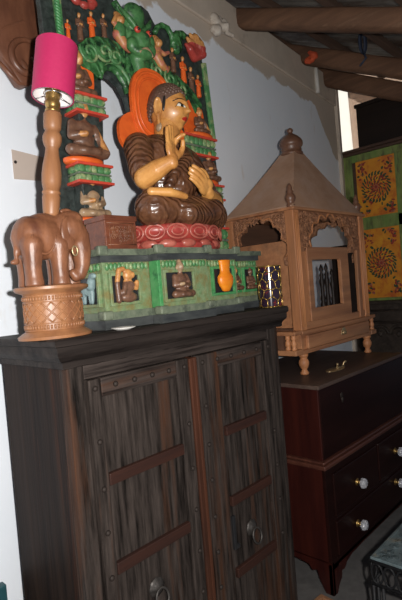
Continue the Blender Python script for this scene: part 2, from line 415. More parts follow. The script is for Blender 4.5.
m.tube([c + V((0, 0, -.06)), c + V((-.02, -.03, -.13)), c + V((-.02, .02, -.17))], .008, 6)
tag(build('cord_loop', m, 'blue_cord', smooth=True), 'dark blue cord knotted round the middle roof beam', 'cord')
def wp(x, z, d=0): return V((x, wallY(x) - d, z))
t = thing('cardboard_patch', 'beige card rectangle screwed to the white wall left of the lamp', 'card', wp(.94, 1.97))
m = MB(); a = [wp(.868, 2.063, .004), wp(1.02, 2.055, .004), wp(1.02, 1.965, .004), wp(.868, 1.955, .004)]
vs = [m.bm.verts.new(p) for p in a] + [m.bm.verts.new(p + V((0, .0035, 0))) for p in a]
m.bm.faces.new(vs[:4]); m.bm.faces.new(vs[7:3:-1])
for i in range(4): m.bm.faces.new((vs[i], vs[i + 4], vs[(i + 1) % 4 + 4], vs[(i + 1) % 4]))
bmesh.ops.recalc_face_normals(m.bm, faces=m.bm.faces)
build('card_sheet', m, 'card', t)
build('screw', MB().lathe(wp(.878, 2.018, .003), [(.006, 0), (.006, .003), (.002, .005)], 12, axis=(0, -1, 0)), 'iron', t, smooth=True)

# carved wooden bracket on the wall, top left
t = thing('carved_bracket', 'brown carved wooden bracket with a swirl, hung on the wall at top left', 'wood carving', (0.9243,1.7,2.3974))
out = [(0.7132,2.5881),(0.7901,2.4136),(0.8261,2.3481),(0.8524,2.3201),(0.8817,2.2777),(0.9041,2.2741),(0.95,2.3051),(0.9916,2.401),(1.02,2.5216),(1.0284,2.6895)]
m = MB().poly(out, 1.63, 1.686, 'XZ')
build('bracket_body', m, 'mask_wood', t, bevel=.008, smooth=True, angle=.5)
def swirl(pts, r):
    m = MB(); m.tube(pts, r, 8); return m
def spiral(c, r0, r1, a0, a1, y, n=26, sx=1):
    return [(c[0] + sx * lerp(r0, r1, i / n) * math.cos(lerp(a0, a1, i / n)), y, c[1] + lerp(r0, r1, i / n) * math.sin(lerp(a0, a1, i / n))) for i in range(n + 1)]
c0 = [(0.9155,2.3633)][0]
build('carved_swirl', swirl(spiral(c0, .085, .02, PI * .2, PI * 2.3, 1.628), [.006 + .008 * math.sin(PI * i / 26) for i in range(27)]), 'mask_wood', t, smooth=True)
m = MB(); L_ = [(0.7525,2.3999),(0.845,2.4631),(0.9118,2.5062),(0.9814,2.5)]
m.tube([(p[0], 1.638, p[1]) for p in L_], [.006, .010, .010, .006], 8)
L_ = [(0.8086,2.3419),(0.8478,2.304),(0.8787,2.2801),(0.9093,2.284),(0.9473,2.315)]
m.tube([(p[0], 1.64, p[1]) for p in L_], [.006, .009, .009, .009, .006], 8)
L_ = [(0.8491,2.5443),(0.848,2.4572),(0.8338,2.3835)]
m.tube([(p[0], 1.64, p[1]) for p in L_], .005, 8)
build('carved_ridge', m, 'mask_wood', t, smooth=True)
m = MB(); c0 = [(0.9076,2.3344)][0]
m.ell((c0[0], 1.64, c0[1]), (.017, .016, .045), rot=(0, -.4, 0)); m.ell((c0[0] + .035, 1.64, c0[1] + .03), (.014, .012, .04), rot=(0, -.5, 0))
build('carved_leaf', m, 'mask_wood', t, smooth=True)

# ------------------------------------------------------------------ dark cabinet
CX0, CX1, CY, CB, CT = .702, 1.690, 1.20, 1.585, 1.395
cab = thing('wooden_cabinet', 'old dark weathered wooden cabinet with two studded doors under the statue', 'cabinet', ((CX0 + CX1) / 2, (CY + CB) / 2, 0))
m = MB()
m.box(CX0, CX0 + .03, CY, CB, .0, 1.31); m.box(CX1 - .03, CX1, CY, CB, 0, 1.31); m.box(CX0 + .03, CX1 - .03, CB - .02, CB, .02, 1.31)
m.box(CX0 + .03, CX1 - .03, CY + .03, CB - .02, .08, .11)
build('carcass', m, 'cabinet_side_wood', cab, bevel=.003)
build('face_post', MB().box(CX0 - .004, .752, CY - .012, CY + .03, 0, 1.312), 'weathered_wood', cab, bevel=.004)
build('face_post', MB().box(1.626, CX1 + .004, CY - .012, CY + .03, 0, 1.312), 'weathered_wood', cab, bevel=.004)
m = MB().box(.752, 1.626, CY - .010, CY + .03, 1.27, 1.312)
build('head_rail', m, 'weathered_rail', cab, bevel=.003)
build('bottom_rail', MB().box(.752, 1.626, CY - .010, CY + .03, .04, .13), 'weathered_rail', cab, bevel=.003)
# cornice: stepped moulding swept round front and sides
def cornice():
    prof = [(.018, 1.311), (.026, 1.313), (.028, 1.330), (.036, 1.334), (.048, 1.347), (.051, 1.354), (.052, 1.372), (.060, 1.376), (.062, 1.390), (.056, 1.395)]
    m = MB(); rings = []
    for d, z in prof:
        rings.append([m.bm.verts.new(p) for p in ((CX0 - d * .85, CB, z), (CX0 - d * .85, CY - .012 - d * .62, z), (CX1 + d * .75, CY - .012 - d * .62, z), (CX1 + d * .75, CB, z))])
    for A, B in zip(rings, rings[1:]):
        for i in range(4): m.bm.faces.new((A[i], A[(i + 1) % 4], B[(i + 1) % 4], B[i]))
    m.bm.faces.new(rings[0][::-1]); m.bm.faces.new(rings[-1])
    bmesh.ops.recalc_face_normals(m.bm, faces=m.bm.faces)
    # hand-worn edges
    bmesh.ops.subdivide_edges(m.bm, edges=[e for e in m.bm.edges if abs(e.verts[0].co.x - e.verts[1].co.x) > .5], cuts=40)
    rnd = random.Random(3); off = {}
    for v in m.bm.verts:
        if v.co.y < CY + .05 and v.co.z < 1.394:
            k = round(v.co.x, 2); off.setdefault((k, round(v.co.z, 3)), rnd.uniform(-1, 1)); v.co.z += .0018 * off[(k, round(v.co.z, 3))] - .004 * (v.co.x - .7) * (v.co.z > 1.34)
    return m
build('cornice', cornice(), 'cornice_wood', cab)
# doors
studs_done = []
def door(x0, x1, ring_at, b0, b1, wl_, wr_, latch=False):
    z0, z1, yf = .13, 1.268, CY - .020
    d = build('door', MB().box(x0 + .038, x1 - .038, yf + .008, CY + .02, z0 + .03, z1 - .04), 'weathered_wood', cab, bevel=.002)
    for xa, xb in ((x0, x0 + wl_), (x1 - wr_, x1)): build('door_stile', MB().box(xa, xb, yf - .006, CY + .01, z0, z1), 'weathered_wood', d, bevel=.004)
    for za, zb in ((z1 - .055, z1), (z0, z0 + .06)): build('door_rail', MB().box(x0 + wl_, x1 - wr_, yf - .004, CY + .01, za, zb), 'weathered_rail', d, bevel=.004)
    for z in (.988, .728, .463):
        build('batten', MB().box(b0, b1, yf - .008, yf + .01, z - .031, z + .004), 'red_batten_wood', d, bevel=.003)
    # studs along stiles and top rail
    sp = [(lerp(x0 + .02, x1 - .02, i / 5), z1 - .026) for i in range(6)]
    sp += [(x0 + .02, z) for z in (1.09, .955, .83, .70, .575, .45)] + [(x1 - .02, z) for z in (1.05, .90, .76, .62, .48)]
    proto = None
    for sx, sz in sp:
        if proto is None:
            proto = build('stud', MB().lathe((0, 0, 0), [(.0085, 0), (.008, .003), (.005, .006), (.002, .0072)], 14, axis=(0, -1, 0)), 'iron', smooth=True)
            s_ = proto
        else:
            s_ = proto.copy(); COL.objects.link(s_)
        s_.parent = d; s_.location = V((sx, yf - .006, sz)) - V(cab.location)
    rx, rz = ring_at
    m = MB().lathe((rx, yf + .008, rz), [(.030, 0), (.030, .003), (.022, .006), (.016, .012), (.012, .014), (.004, .018)], 24, axis=(0, -1, 0), flute=(.05, 8))
    build('ring_plate', m, 'ring_iron', d, smooth=True)
    pts = [(rx + .024 * math.cos(a), yf - .013 - .006 * (1 - math.sin(a)), rz - .024 + .028 * math.sin(a)) for a in [2 * PI * i / 24 for i in range(24)]]
    build('ring_pull', MB().tube(pts, .0042, 8, closed=True), 'ring_iron', d, smooth=True)
    if latch:
        m = MB().box(x0 + .115, x0 + .130, yf - .002, yf + .012, .535, .66); m.box(x0 + .130, x0 + .146, yf - .002, yf + .012, .535, .55)
        build('latch', m, 'black_paint', d, bevel=.002)
    return d
door(.755, 1.148, (.942, .585), .797, 1.096, .042, .054)
door(1.196, 1.622, (1.424, .572), 1.312, 1.557, .100, .060, True)
m = MB().box(1.150, 1.170, CY - .030, CY + .02, .13, 1.266); m.box(1.174, 1.190, CY - .026, CY + .02, .13, 1.266)
build('centre_strip', m, 'red_stile_wood', cab, bevel=.004)

# ------------------------------------------------------------------ elephant lamp
EX, EY, EZ = .765, 1.335, CT
lamp = thing('elephant_lamp', 'carved wooden elephant table lamp with a bright pink drum shade', 'lamp', (EX, EY, EZ))
m = MB().lathe((EX, EY, EZ), [(.134, 0), (.136, .008), (.124, .014), (.112, .020), (.106, .024), (.106, .128), (.110, .132), (.130, .138), (.136, .143), (.136, .150), (.128, .153)], 56, sx=.82, sy=.70)
base = build('lamp_base', m, 'teak', lamp, smooth=True, angle=.6)
# carved bands and lattice on the drum
m = MB()
for k in range(56):
    a = 2 * PI * k / 56; r = .1075
    for z, h in ((.035, .012), (.117, .012)):
        m.cone((EX + r * .82 * math.cos(a), EY + r * .70 * math.sin(a), EZ + z - h / 2), (EX + r * .82 * math.cos(a), EY + r * .70 * math.sin(a), EZ + z + h / 2), .0032, .0032, 6)
def ringp(z, r=.107): return [(EX + r * .82 * math.cos(2 * PI * i / 56), EY + r * .70 * math.sin(2 * PI * i / 56), EZ + z) for i in range(56)]
for z in (.026, .045, .107, .126): m.tube(ringp(z), .002, 6, closed=True)
for s_ in (1, -1):
    for k in range(18):
        pts = []
        for i in range(7):
            a = 2 * PI * (k + s_ * i / 6 * 2) / 18
            pts.append((EX + .107 * .82 * math.cos(a), EY + .107 * .70 * math.sin(a), EZ + lerp(.047, .105, i / 6)))
        m.tube(pts, .0026, 6)
build('carved_band', m, 'teak', base, smooth=True)
EB = EZ + .153
def E(x, y, z): return (EX + x * .80, EY + y * .88, EB + z)
m = MB()
m.ell(E(-.03, 0, .142), (.088, .060, .066)); m.ell(E(-.075, 0, .140), (.047, .056, .066)); m.ell(E(.035, 0, .142), (.048, .055, .066))
m.ell(E(-.01, 0, .165), (.07, .045, .052))
for x, y in ((-.085, -.034), (.020, -.036), (-.070, .036), (.050, .036), (.112, .030)):
    m.chain([E(x, y, .12), E(x - .004, y * 1.05, .055), E(x - .002, y * 1.05, .012)], [.034, .025, .025])
    m.cone(E(x - .002, y * 1.05, 0), E(x - .002, y * 1.05, .02), .028, .026, 16)
m.ell(E(.072, -.018, .166), (.056, .054, .056)); m.ell(E(.085, -.020, .198), (.044, .042, .028)); m.ell(E(.105, -.024, .15), (.036, .042, .048))
m.chain([E(.110, -.026, .145), E(.120, -.030, .10), E(.118, -.032, .06), E(.106, -.032, .030), E(.086, -.032, .022), E(.074, -.032, .034)], [.038, .031, .025, .020, .016, .013])
m.chain([E(-.118, 0, .15), E(-.128, 0, .10), E(-.127, 0, .075)], [.012, .007, .007]); m.ell(E(-.134, 0, .072), (.016, .008, .008))
m.fuse(.0034, 3)
eb = build('elephant', m, 'teak_dark', lamp, smooth=True)
for s_ in (-1, 1):
    m = MB(); m.ell(E(.052, -.012 + s_ * .047, .160), (.032, .010, .046), rot=(0, .25, s_ * -.25)); m.ell(E(.048, -.012 + s_ * .050, .127), (.020, .008, .026), rot=(0, .1, 0))
    m.fuse(.003, 2); build('ear', m, 'teak_dark', eb, smooth=True)
    m = MB().chain([E(.105, -.022 + s_ * .026, .128), E(.122, -.022 + s_ * .032, .100), E(.134, -.022 + s_ * .030, .090)], [.008, .006, .003])
    m.fuse(.0022, 1); build('tusk', m, 'teak_dark', eb, smooth=True)
    build('elephant_eye', MB().ell(E(.102, -.018 + s_ * .038, .168), .0045), 'eye_black', eb, smooth=True)
m = MB()
for q in range(4): m.tube([E(.066 + .022 * math.cos(a) + .008 * q, -.035 + .012 * q, .216 + .008 * math.sin(a) + .002 * q) for a in [i / 8 * PI for i in range(9)]], .0052, 6)
build('forelock', m, 'teak_dark', eb, smooth=True)
m = MB()
m.tube([E(-.05 + .045 * math.cos(a), -.0615 + .004 * abs(math.sin(a)), .145 + .055 * math.sin(a)) for a in [PI * (1 + i / 12) for i in range(13)]], .004, 6)
build('saddle_cloth_edge', m, 'teak_dark', eb, smooth=True)
m = MB().tube([E(.066 + .011 * math.cos(2 * PI * i / 20), -.068, .098 + .014 * math.sin(2 * PI * i / 20)) for i in range(20)], .0026, 8, closed=True)
build('brass_ring', m, 'aged_brass', lamp, smooth=True)
# turned column, leaning a touch
A = V((0.7843,1.335,1.7593)); B = V((0.8211,1.335,2.0763)); ax = (B - A).normalized(); Lc = (B - A).length
prof = [(.020, -.01), (.024, .006), (.026, .035), (.0275, .058), (.024, .064), (.028, .068), (.028, .073), (.0245, .077), (.029, .100), (.030, .130), (.027, .160), (.022, .190), (.0195, .212), (.022, .218), (.026, .226), (.029, .238), (.029, .250), (.024, .262), (.0215, .268), (.026, .276), (.0275, .300), (.0275, .322), (.022, .330)]
k = Lc / .33
build('column', MB().lathe(A, [(r * .98, z * k) for r, z in prof], 36, axis=ax), 'teak', lamp, smooth=True)
S0 = B
prof = [(.022, -.004), (.023, .004), (.019, .008), (.021, .014), (.023, .020), (.023, .030), (.019, .036), (.0215, .042), (.0215, .072), (.017, .078), (.015, .105)]
build('socket', MB().lathe(S0, prof, 28, axis=ax), 'brass', lamp, smooth=True)
s0 = V((0.8265,1.335,2.1201)); s1 = V((0.8577,1.335,2.2874)); sax = (s1 - s0).normalized(); SL = (s1 - s0).length; SR = .0632
m = MB().lathe(s0, [(SR, 0), (SR, SL), (SR - .0025, SL), (SR - .0025, 0), (SR, 0)], 64, axis=sax, caps=False)
bmesh.ops.recalc_face_normals(m.bm, faces=m.bm.faces)
sh = build('lamp_shade', m, 'pink_shade', lamp, smooth=True, angle=.6)
build('shade_lining', MB().lathe(s0, [(SR - .003, .001), (SR - .003, SL - .001), (SR - .0042, SL - .001), (SR - .0042, .001), (SR - .003, .001)], 64, axis=sax, caps=False), 'shade_lining', sh, smooth=True)
m = MB(); q = sax.to_track_quat('Z', 'Y').to_matrix()
for j in range(3):
    a = 2 * PI * j / 3 + .5
    m.tube([s0 + q @ V((.016 * math.cos(a), .016 * math.sin(a), .012)), s0 + q @ V(((SR - .003) * math.cos(a), (SR - .003) * math.sin(a), .004))], .002, 6)
m.tube([s0 + q @ V((.024 * math.cos(2 * PI * i / 24), .024 * math.sin(2 * PI * i / 24), .012)) for i in range(24)], .003, 6, closed=True)
m.tube([s0 + q @ V(((SR - .004) * math.cos(2 * PI * i / 40), (SR - .004) * math.sin(2 * PI * i / 40), .002)) for i in range(40)], .002, 6, closed=True)
build('shade_ring', m, 'chrome', sh, smooth=True)

# ------------------------------------------------------------------ helper figures
def seated(c, h, mats, halo=None, parent=None, name='seated_figure', ry=0, rz=0, lean=0, fold=True, vox=None):
    """small carved cross-legged figure facing -Y, h high; mats = body, head"""
    m = MB(); k = h
    T = [((0, 0, .28 * k), (.19 * k, .14 * k, .20 * k)), ((0, .0, .48 * k), (.21 * k, .13 * k, .15 * k))]
    for cc, r in T: m.ell(cc, r)
    m.ell((lean * k * .5, -.02 * k, .80 * k), (.105 * k, .115 * k, .135 * k)); m.ell((lean * k * .5, .0, .93 * k), (.07 * k, .075 * k, .07 * k)); m.ell((lean * k * .5, -.125 * k, .79 * k), (.02 * k, .03 * k, .035 * k))
    m.cap((0, 0, .58 * k), (lean * k * .5, -.01 * k, .70 * k), .07 * k, .065 * k)
    for s_ in (1, -1):
        m.chain([(s_ * .1 * k, .02 * k, .12 * k), (s_ * .31 * k, -.10 * k, .10 * k), (-s_ * .12 * k, -.20 * k, .085 * k)], [.12 * k, .095 * k, .06 * k])
        m.ell((s_ * .115 * k + lean * k * .5, .0, .77 * k), (.02 * k, .03 * k, .06 * k))
    m.chain([(-.19 * k, 0, .55 * k), (-.255 * k, -.05 * k, .33 * k), (-.07 * k, -.19 * k, .36 * k)], [.078 * k, .070 * k, .052 * k])
    if fold: m.chain([(.19 * k, 0, .55 * k), (.255 * k, -.05 * k, .33 * k), (.06 * k, -.19 * k, .28 * k)], [.078 * k, .070 * k, .052 * k])
    else: m.chain([(.19 * k, 0, .55 * k), (.27 * k, -.06 * k, .33 * k), (.34 * k, -.16 * k, .10 * k)], [.078 * k, .068 * k, .05 * k])
    m.fuse(vox or k * .026, 1)
    m.paint(lambda p: 1 if p.z > .66 * k or (p.x < 0 and p.y < -.17 * k and p.z > .3 * k) or (not fold and p.x > .24 * k and p.z > .15 * k) else 0)
    m.xform(Matrix.Translation(V(c)) @ Euler((0, ry, rz)).to_matrix().to_4x4())
    return build(name, m, mats, parent, smooth=True)
def standing(c, h, mats, parent, lean=0, name='standing_figure'):
    m = MB(); k = h
    m.ell((0, -.02 * k, .90 * k), (.065 * k, .07 * k, .085 * k)); m.ell((0, 0, .975 * k), (.04 * k, .045 * k, .035 * k))
    m.cap((0, 0, .76 * k), (0, 0, .84 * k), .045 * k, .04 * k)
    m.ell((0, 0, .66 * k), (.115 * k, .075 * k, .14 * k)); m.ell((0, 0, .45 * k), (.10 * k, .07 * k, .16 * k))
    m.cone((0, 0, 0), (0, 0, .45 * k), .115 * k, .10 * k)
    for s_ in (1, -1): m.chain([(s_ * .12 * k, 0, .72 * k), (s_ * .15 * k, -.03 * k, .52 * k), (s_ * .03 * k, -.11 * k, .56 * k)], [.042 * k, .038 * k, .03 * k])
    m.fuse(k * .024, 1)
    m.paint(lambda p: 1 if p.z > .80 * k or (p.y < -.09 * k and abs(p.x) < .06 * k and p.z > .5 * k) else 0)
    m.xform(Matrix.Translation(V(c)) @ Euler((0, lean, 0)).to_matrix().to_4x4())
    return build(name, m, mats, parent, smooth=True)

# ------------------------------------------------------------------ green stepped pedestal
PZ = CT
PB0, PB1, PS0, PS1 = PZ + .055, 1.612, 1.612, 1.655
ped = thing('statue_pedestal', 'green painted stepped pedestal with framed figure panels, on the dark cabinet', 'pedestal', (1.36, 1.42, PZ))
# plan of the pedestal front (X, Y)
PLAN = [(.93, 1.575), (.93, 1.31), (1.128, 1.31), (1.128, 1.26), (1.372, 1.26), (1.372, 1.31), (1.605, 1.31), (1.605, 1.40), (1.872, 1.40), (1.872, 1.575)]
def grow(plan, d):
    g = []
    n = len(plan)
    for i, (x, y) in enumerate(plan):
        dx = 0; dy = 0
        p, q = plan[i - 1], plan[(i + 1) % n]
        for (ax_, ay_), (bx_, by_) in (((p[0], p[1]), (x, y)), ((x, y), (q[0], q[1]))):
            ex, ey = bx_ - ax_, by_ - ay_; l = math.hypot(ex, ey)
            nx, ny = -(-ey / l), -(ex / l)   # outward for this winding
            nx, ny = (ey / l), (-ex / l)
            if abs(nx) > .5: dx = nx
            if abs(ny) > .5: dy = ny
        g.append((x + dx * d, y + (dy * d if y < 1.5 else 0)))
    return g
def orient(plan):
    a = sum(plan[i - 1][0] * plan[i][1] - plan[i][0] * plan[i - 1][1] for i in range(len(plan)))
    return plan if a > 0 else plan[::-1]
PLAN = orient(PLAN)
m = MB().poly(PLAN, PB0, PB1, 'XY')
core = build('pedestal_core', m, 'pale_green', ped)
m = MB().poly(grow(PLAN, .016), PZ, PZ + .03, 'XY'); build('base_plinth', m, 'slab_black', ped, bevel=.004)
m = MB().poly(grow(PLAN, .010), PZ + .03, PB0, 'XY'); build('base_moulding', m, 'slab_green', ped, bevel=.006)
m = MB().poly(grow(PLAN, .008), PS0, PS0 + .022, 'XY'); build('slab_band', m, 'slab_black', ped, bevel=.003)
m = MB().poly(grow(PLAN, .018), PS0 + .022, PS1, 'XY'); build('top_slab', m, 'slab_green', ped, bevel=.005)
# little corner blocks on slab and plinth
for x, y in ((.93, 1.31), (1.128, 1.26), (1.372, 1.26), (1.605, 1.31)):
    build('corner_block', MB().box(x - .022, x + .016, y - .022, y - .003, PS1 - .02, PS1 + .010), 'slab_green', ped, bevel=.005)
    build('corner_block', MB().box(x - .022, x + .016, y - .022, y + .014, PZ + .031, PZ + .060), 'slab_green', ped, bevel=.005)
# tooth row under the slab
m = MB()
def teeth(xa, xb, y, n):
    for i in range(n):
        x = lerp(xa, xb, (i + .5) / n); m.ell((x, y - .003, PB1 - .014), ((xb - xa) / n * .55, .006, .013), u=8, w=6)
for tt in ((.94, 1.12, 1.31, 11), (1.14, 1.36, 1.26, 13), (1.38, 1.60, 1.31, 13), (1.62, 1.86, 1.40, 13)):
    m = MB(); teeth(*tt); build('leaf_row', m, 'green_paint', ped, smooth=True)
m = MB()
for i in range(13):
    m.ell((.927, lerp(1.32, 1.57, (i + .5) / 13), PB1 - .014), (.006, .010, .013), u=8, w=6)
build('leaf_row', m, 'green_paint', ped, smooth=True)
def panel(xa, xb, y, za, zb, fm='pale_green'):
    """black recessed field inside a raised green frame, facing -Y"""
    f = build('panel_field', MB().box(xa, xb, y - .004, y + .002, za, zb), 'black_paint', ped)
    w = .011
    m = MB().poly([(xa - w, za - w), (xb + w, za - w), (xb + w, zb + w), (xa - w, zb + w)], y - .012, y + .002, 'XZ', holes=[[(xa, za), (xb, za), (xb, zb), (xa, zb)]])
    build('panel_frame', m, fm, f, bevel=.002)
    return f
zA, zB = PB0 + .030, PB1 - .045
f1 = panel(.958, 1.068, 1.31, zA, zB)
f2 = panel(1.150, 1.283, 1.26, zA - .004, zB)
f3 = panel(1.455, 1.572, 1.31, zA, zB + .008, 'bright_green')
f4 = panel(1.645, 1.725, 1.40, zA, zB + .005, 'bright_green')
f5 = panel(1.765, 1.835, 1.40, zA, zB + .005, 'bright_green')
build('corner_strip', MB().box(1.374, 1.398, 1.298, 1.312, PB0, PB1), 'bright_green', ped, bevel=.003)
build('corner_strip', MB().box(1.118, 1.134, 1.254, 1.30, PB0, PB1), 'bright_green', ped, bevel=.003)
# carved figures in the panels
m = MB(); x, z = 1.014, zA
m.chain([(x - .036, 1.298, z + .005), (x - .040, 1.296, z + .06), (x - .03, 1.296, z + .105), (x - .01, 1.297, z + .110)], [.010, .009, .009, .008])
m.ell((x + .006, 1.296, z + .088), (.019, .014, .021)); m.ell((x + .02, 1.29, z + .088), (.010, .010, .012))
m.ell((x + .004, 1.297, z + .050), (.022, .014, .030)); m.ell((x + .006, 1.297, z + .014), (.034, .016, .018))
m.chain([(x + .014, 1.29, z + .06), (x + .032, 1.288, z + .042), (x + .036, 1.288, z + .062)], [.009, .008, .009])
m.chain([(x - .012, 1.29, z + .055), (x - .022, 1.288, z + .03)], [.008, .008])
m.fuse(.0032, 1); m.paint(lambda p: 1 if p.z > zA + .066 or (p.x > x + .02 and p.z > zA + .035) else 0)
build('monkey_relief', m, ['fig_brown', 'fig_gold'], f1, smooth=True)
seated((1.217, 1.25, zA - .004), .138, ['fig_brown', 'fig_grey_gold'], parent=f2, name='seated_relief')
m = MB().lathe((1.513, 1.292, zA + .002), [(.012, 0), (.022, .004), (.026, .012), (.038, .028), (.044, .046), (.041, .062), (.030, .074), (.026, .084), (.028, .100), (.031, .118), (.034, .126), (.026, .128)], 28, sy=.5)
vs = build('vase_relief', m, 'vase_orange', f3, smooth=True)
seated((1.69, 1.388, zA), .11, ['fig_brown', 'fig_gold'], parent=f4, name='seated_relief')
seated((1.80, 1.388, zA), .10, ['fig_brown', 'fig_brown'], parent=f5, name='seated_relief')
# horse on the left flank
f6 = build('panel_field', MB().box(.928, .934, 1.335, 1.445, zA, zB), 'black_paint', ped)
m = MB().poly([(1.324, zA - .011), (1.456, zA - .011), (1.456, zB + .011), (1.324, zB + .011)], .918, .932, 'YZ', holes=[[(1.335, zA), (1.445, zA), (1.445, zB), (1.335, zB)]])
build('panel_frame', m, 'pale_green', f6, bevel=.002)
m = MB()
m.ell((.922, 1.392, zA + .050), (.012, .034, .022)); m.chain([(.920, 1.366, zA + .06), (.917, 1.352, zA + .092)], [.016, .011]); m.ell((.915, 1.342, zA + .092), (.009, .016, .010))
for y in (1.365, 1.375, 1.408, 1.418): m.cap((.922, y, zA + .04), (.921, y, zA + .006), .009, .006)
m.cap((.922, 1.425, zA + .055), (.921, 1.434, zA + .02), .007, .005)
m.fuse(.003, 1); build('horse_relief', m, 'fig_blue', f6, smooth=True)

# ------------------------------------------------------------------ Buddha statue
BX, BY, BZ = 1.386, 1.43, PS1 + .001
bud = thing('buddha_statue', 'large seated Buddha statue in brown robe, gold face, hand raised, on the green pedestal', 'statue', (BX, BY, BZ))
RZ = Matrix.Translation((BX, BY, BZ)) @ Matrix.Rotation(.16, 4, 'Z')
def BW(m): return m.xform(RZ)
# lotus throne
m = MB().lathe((0, 0, 0), [(.215, 0), (.222, .010), (.225, .022), (.205, .034), (.215, .042), (.240, .062), (.243, .080), (.232, .092), (.20, .098)], 64, sy=.66)
lot = build('lotus_throne', BW(m), 'lotus_red', bud, smooth=True, angle=.9)
for kk in range(14):
    a = 2 * PI * kk / 14; m = MB()
    pts = lambda s_, d: [((.236 + d - .03 * abs(math.cos(b)) * 0) * math.cos(a + s_ * .20 * math.sin(b)), .66 * (.236 + d) * math.sin(a + s_ * .20 * math.sin(b)), .064 + s_ * .026 * math.cos(b)) for b in [2 * PI * i / 18 for i in range(18)]]
    m.tube(pts(1, .003), .0048, 6, closed=True); m.tube(pts(.55, .004), .0036, 6, closed=True)
    build('petal', BW(m), 'lotus_pale', lot, smooth=True)
    m = MB(); b_ = a + PI / 14
    m.ell((.214 * math.cos(b_), .66 * .214 * math.sin(b_), .022), (.034, .016, .017), rot=(0, 0, math.atan2(.66 * math.cos(b_), -math.sin(b_))))
    build('petal', BW(m), 'lotus_pale', lot, smooth=True)
sz = .092
m = MB()
m.ell((0, .02, sz + .10), (.150, .105, .12)); m.ell((0, .015, sz + .20), (.140, .098, .13)); m.ell((-.005, .02, sz + .300), (.168, .088, .082))
m.ell((0, -.055, sz + .185), (.085, .055, .075))
for s_ in (1, -1):
    m.ell((s_ * .158 - .006, .025, sz + .305), (.062, .058, .060))
    m.chain([(s_ * .07, .02, sz + .075), (s_ * .215, -.055, sz + .060), (-s_ * .10, -.135, sz + (.040 if s_ > 0 else .066))], [.088, .070, .046])
m.chain([(-.172, .02, sz + .300), (-.206, -.015, sz + .215), (-.214, -.035, sz + .175)], [.058, .052, .047])
m.chain([(.168, .02, sz + .295), (.222, -.005, sz + .205), (.225, -.035, sz + .140), (.165, -.095, sz + .115)], [.060, .056, .056, .046])
m.chain([(.13, .0, sz + .33), (.03, -.07, sz + .27), (-.08, -.075, sz + .20), (-.13, -.06, sz + .12)], [.028, .026, .022, .02])
m.ell((0, -.12, sz + .045), (.13, .05, .04))
m.fuse(.0052, 3)
m.xform(Matrix.Diagonal((.93, 1, 1, 1)))
build('robed_body', BW(m), 'robe', bud, smooth=True)
m = MB().tube([(-.205 + .0, -.036, sz + .17)] , .01) if False else MB()
m.chain([(-.235, -.085, sz + .112), (-.18, -.130, sz + .108), (-.12, -.150, sz + .096)], [.016, .017, .012]); m.fuse(.004, 2)
build('foot', BW(m), 'gold_skin', bud, smooth=True)  # really the robe's edge at the waist, added as a gold strip
# neck and head, sculpted
HZ = sz + .476
def head():
    m = MB(); vs = bmesh.ops.create_uvsphere(m.bm, u_segments=180, v_segments=130, radius=1)['verts']
    g = lambda a, s_: math.exp(-(a / s_) ** 2)
    for v in vs:
        x, y, z = v.co
        u, w = x, z
        jaw = 1 - .20 * max(0, -z) ** 1.6
        p = V((x * .076 * jaw, y * .088 * (1 - .06 * max(0, -z)), z * .106))
        fr = max(0, min(1, (-y - .1) / .5)); fr = fr * fr * (3 - 2 * fr)
        d = 0; au = abs(u)
        nose = g(u, .15) * (max(0, min(1, (.36 - w) / .52)) if w > -.16 else max(0, 1 - (-.16 - w) / .09))
        d += .0165 * nose + .007 * g(u, .25) * g(w + .12, .07)
        d -= .011 * g(au - .42, .22) * g(w - .13, .13)
        d += .0085 * g(au - .42, .19) * g(w - .09, .065)
        d += .006 * g(au - .40, .32) * g(w - .27, .05)
        d += .007 * g(u, .26) * g(w + .38, .055) + .008 * g(u, .21) * g(w + .49, .055) - .004 * g(u, .3) * g(w + .455, .025)
        d += .010 * g(u, .28) * g(w + .78, .14) + .007 * g(au - .5, .25) * g(w + .25, .25)
        p.y -= d * fr
        v.co = p
    def col(c):
        u, w = c.x / .076, c.z / .106; f = c.y < -.03; au = abs(u)
        if not f: return 0
        if (u / .27) ** 2 + ((w + .435) / .085) ** 2 < 1: return 3
        ex, ez = (au - .42) / .27, (w - .085 + .05 * ((au - .42) / .2) ** 2)
        if abs(ez) < .078 * max(0, 1 - ex * ex):
            return 2 if abs(au - .36) < .10 else 1
        if abs(ez - .080 * max(0, 1 - ex * ex) - .012) < .017 and abs(ex) < 1.15: return 2
        if abs(w - (.34 - .28 * (au - .36) ** 2 * 3)) < .021 and .10 < au < .80: return 2
        return 0
    m.paint(col)
    return m
m = head(); m.xform(Matrix.Translation((.012, -.012, HZ)) @ Matrix.Rotation(.16, 4, 'Z') @ Matrix.Rotation(.08, 4, 'X') @ Matrix.Scale(.90, 4))
hd = build('head', BW(m), ['gold_skin', 'eye_white', 'eye_black', 'lip_red'], bud, smooth=True)
HM = Matrix.Translation((.012, -.012, HZ)) @ Matrix.Rotation(.16, 4, 'Z') @ Matrix.Rotation(.08, 4, 'X') @ Matrix.Scale(.90, 4)
m = MB(); m.chain([(0, .005, sz + .325), (0, .0, sz + .36), (0, -.005, sz + .42)], [.066, .054, .052]); m.fuse(.005, 2)
build('neck', BW(m), 'gold_skin', bud, smooth=True)
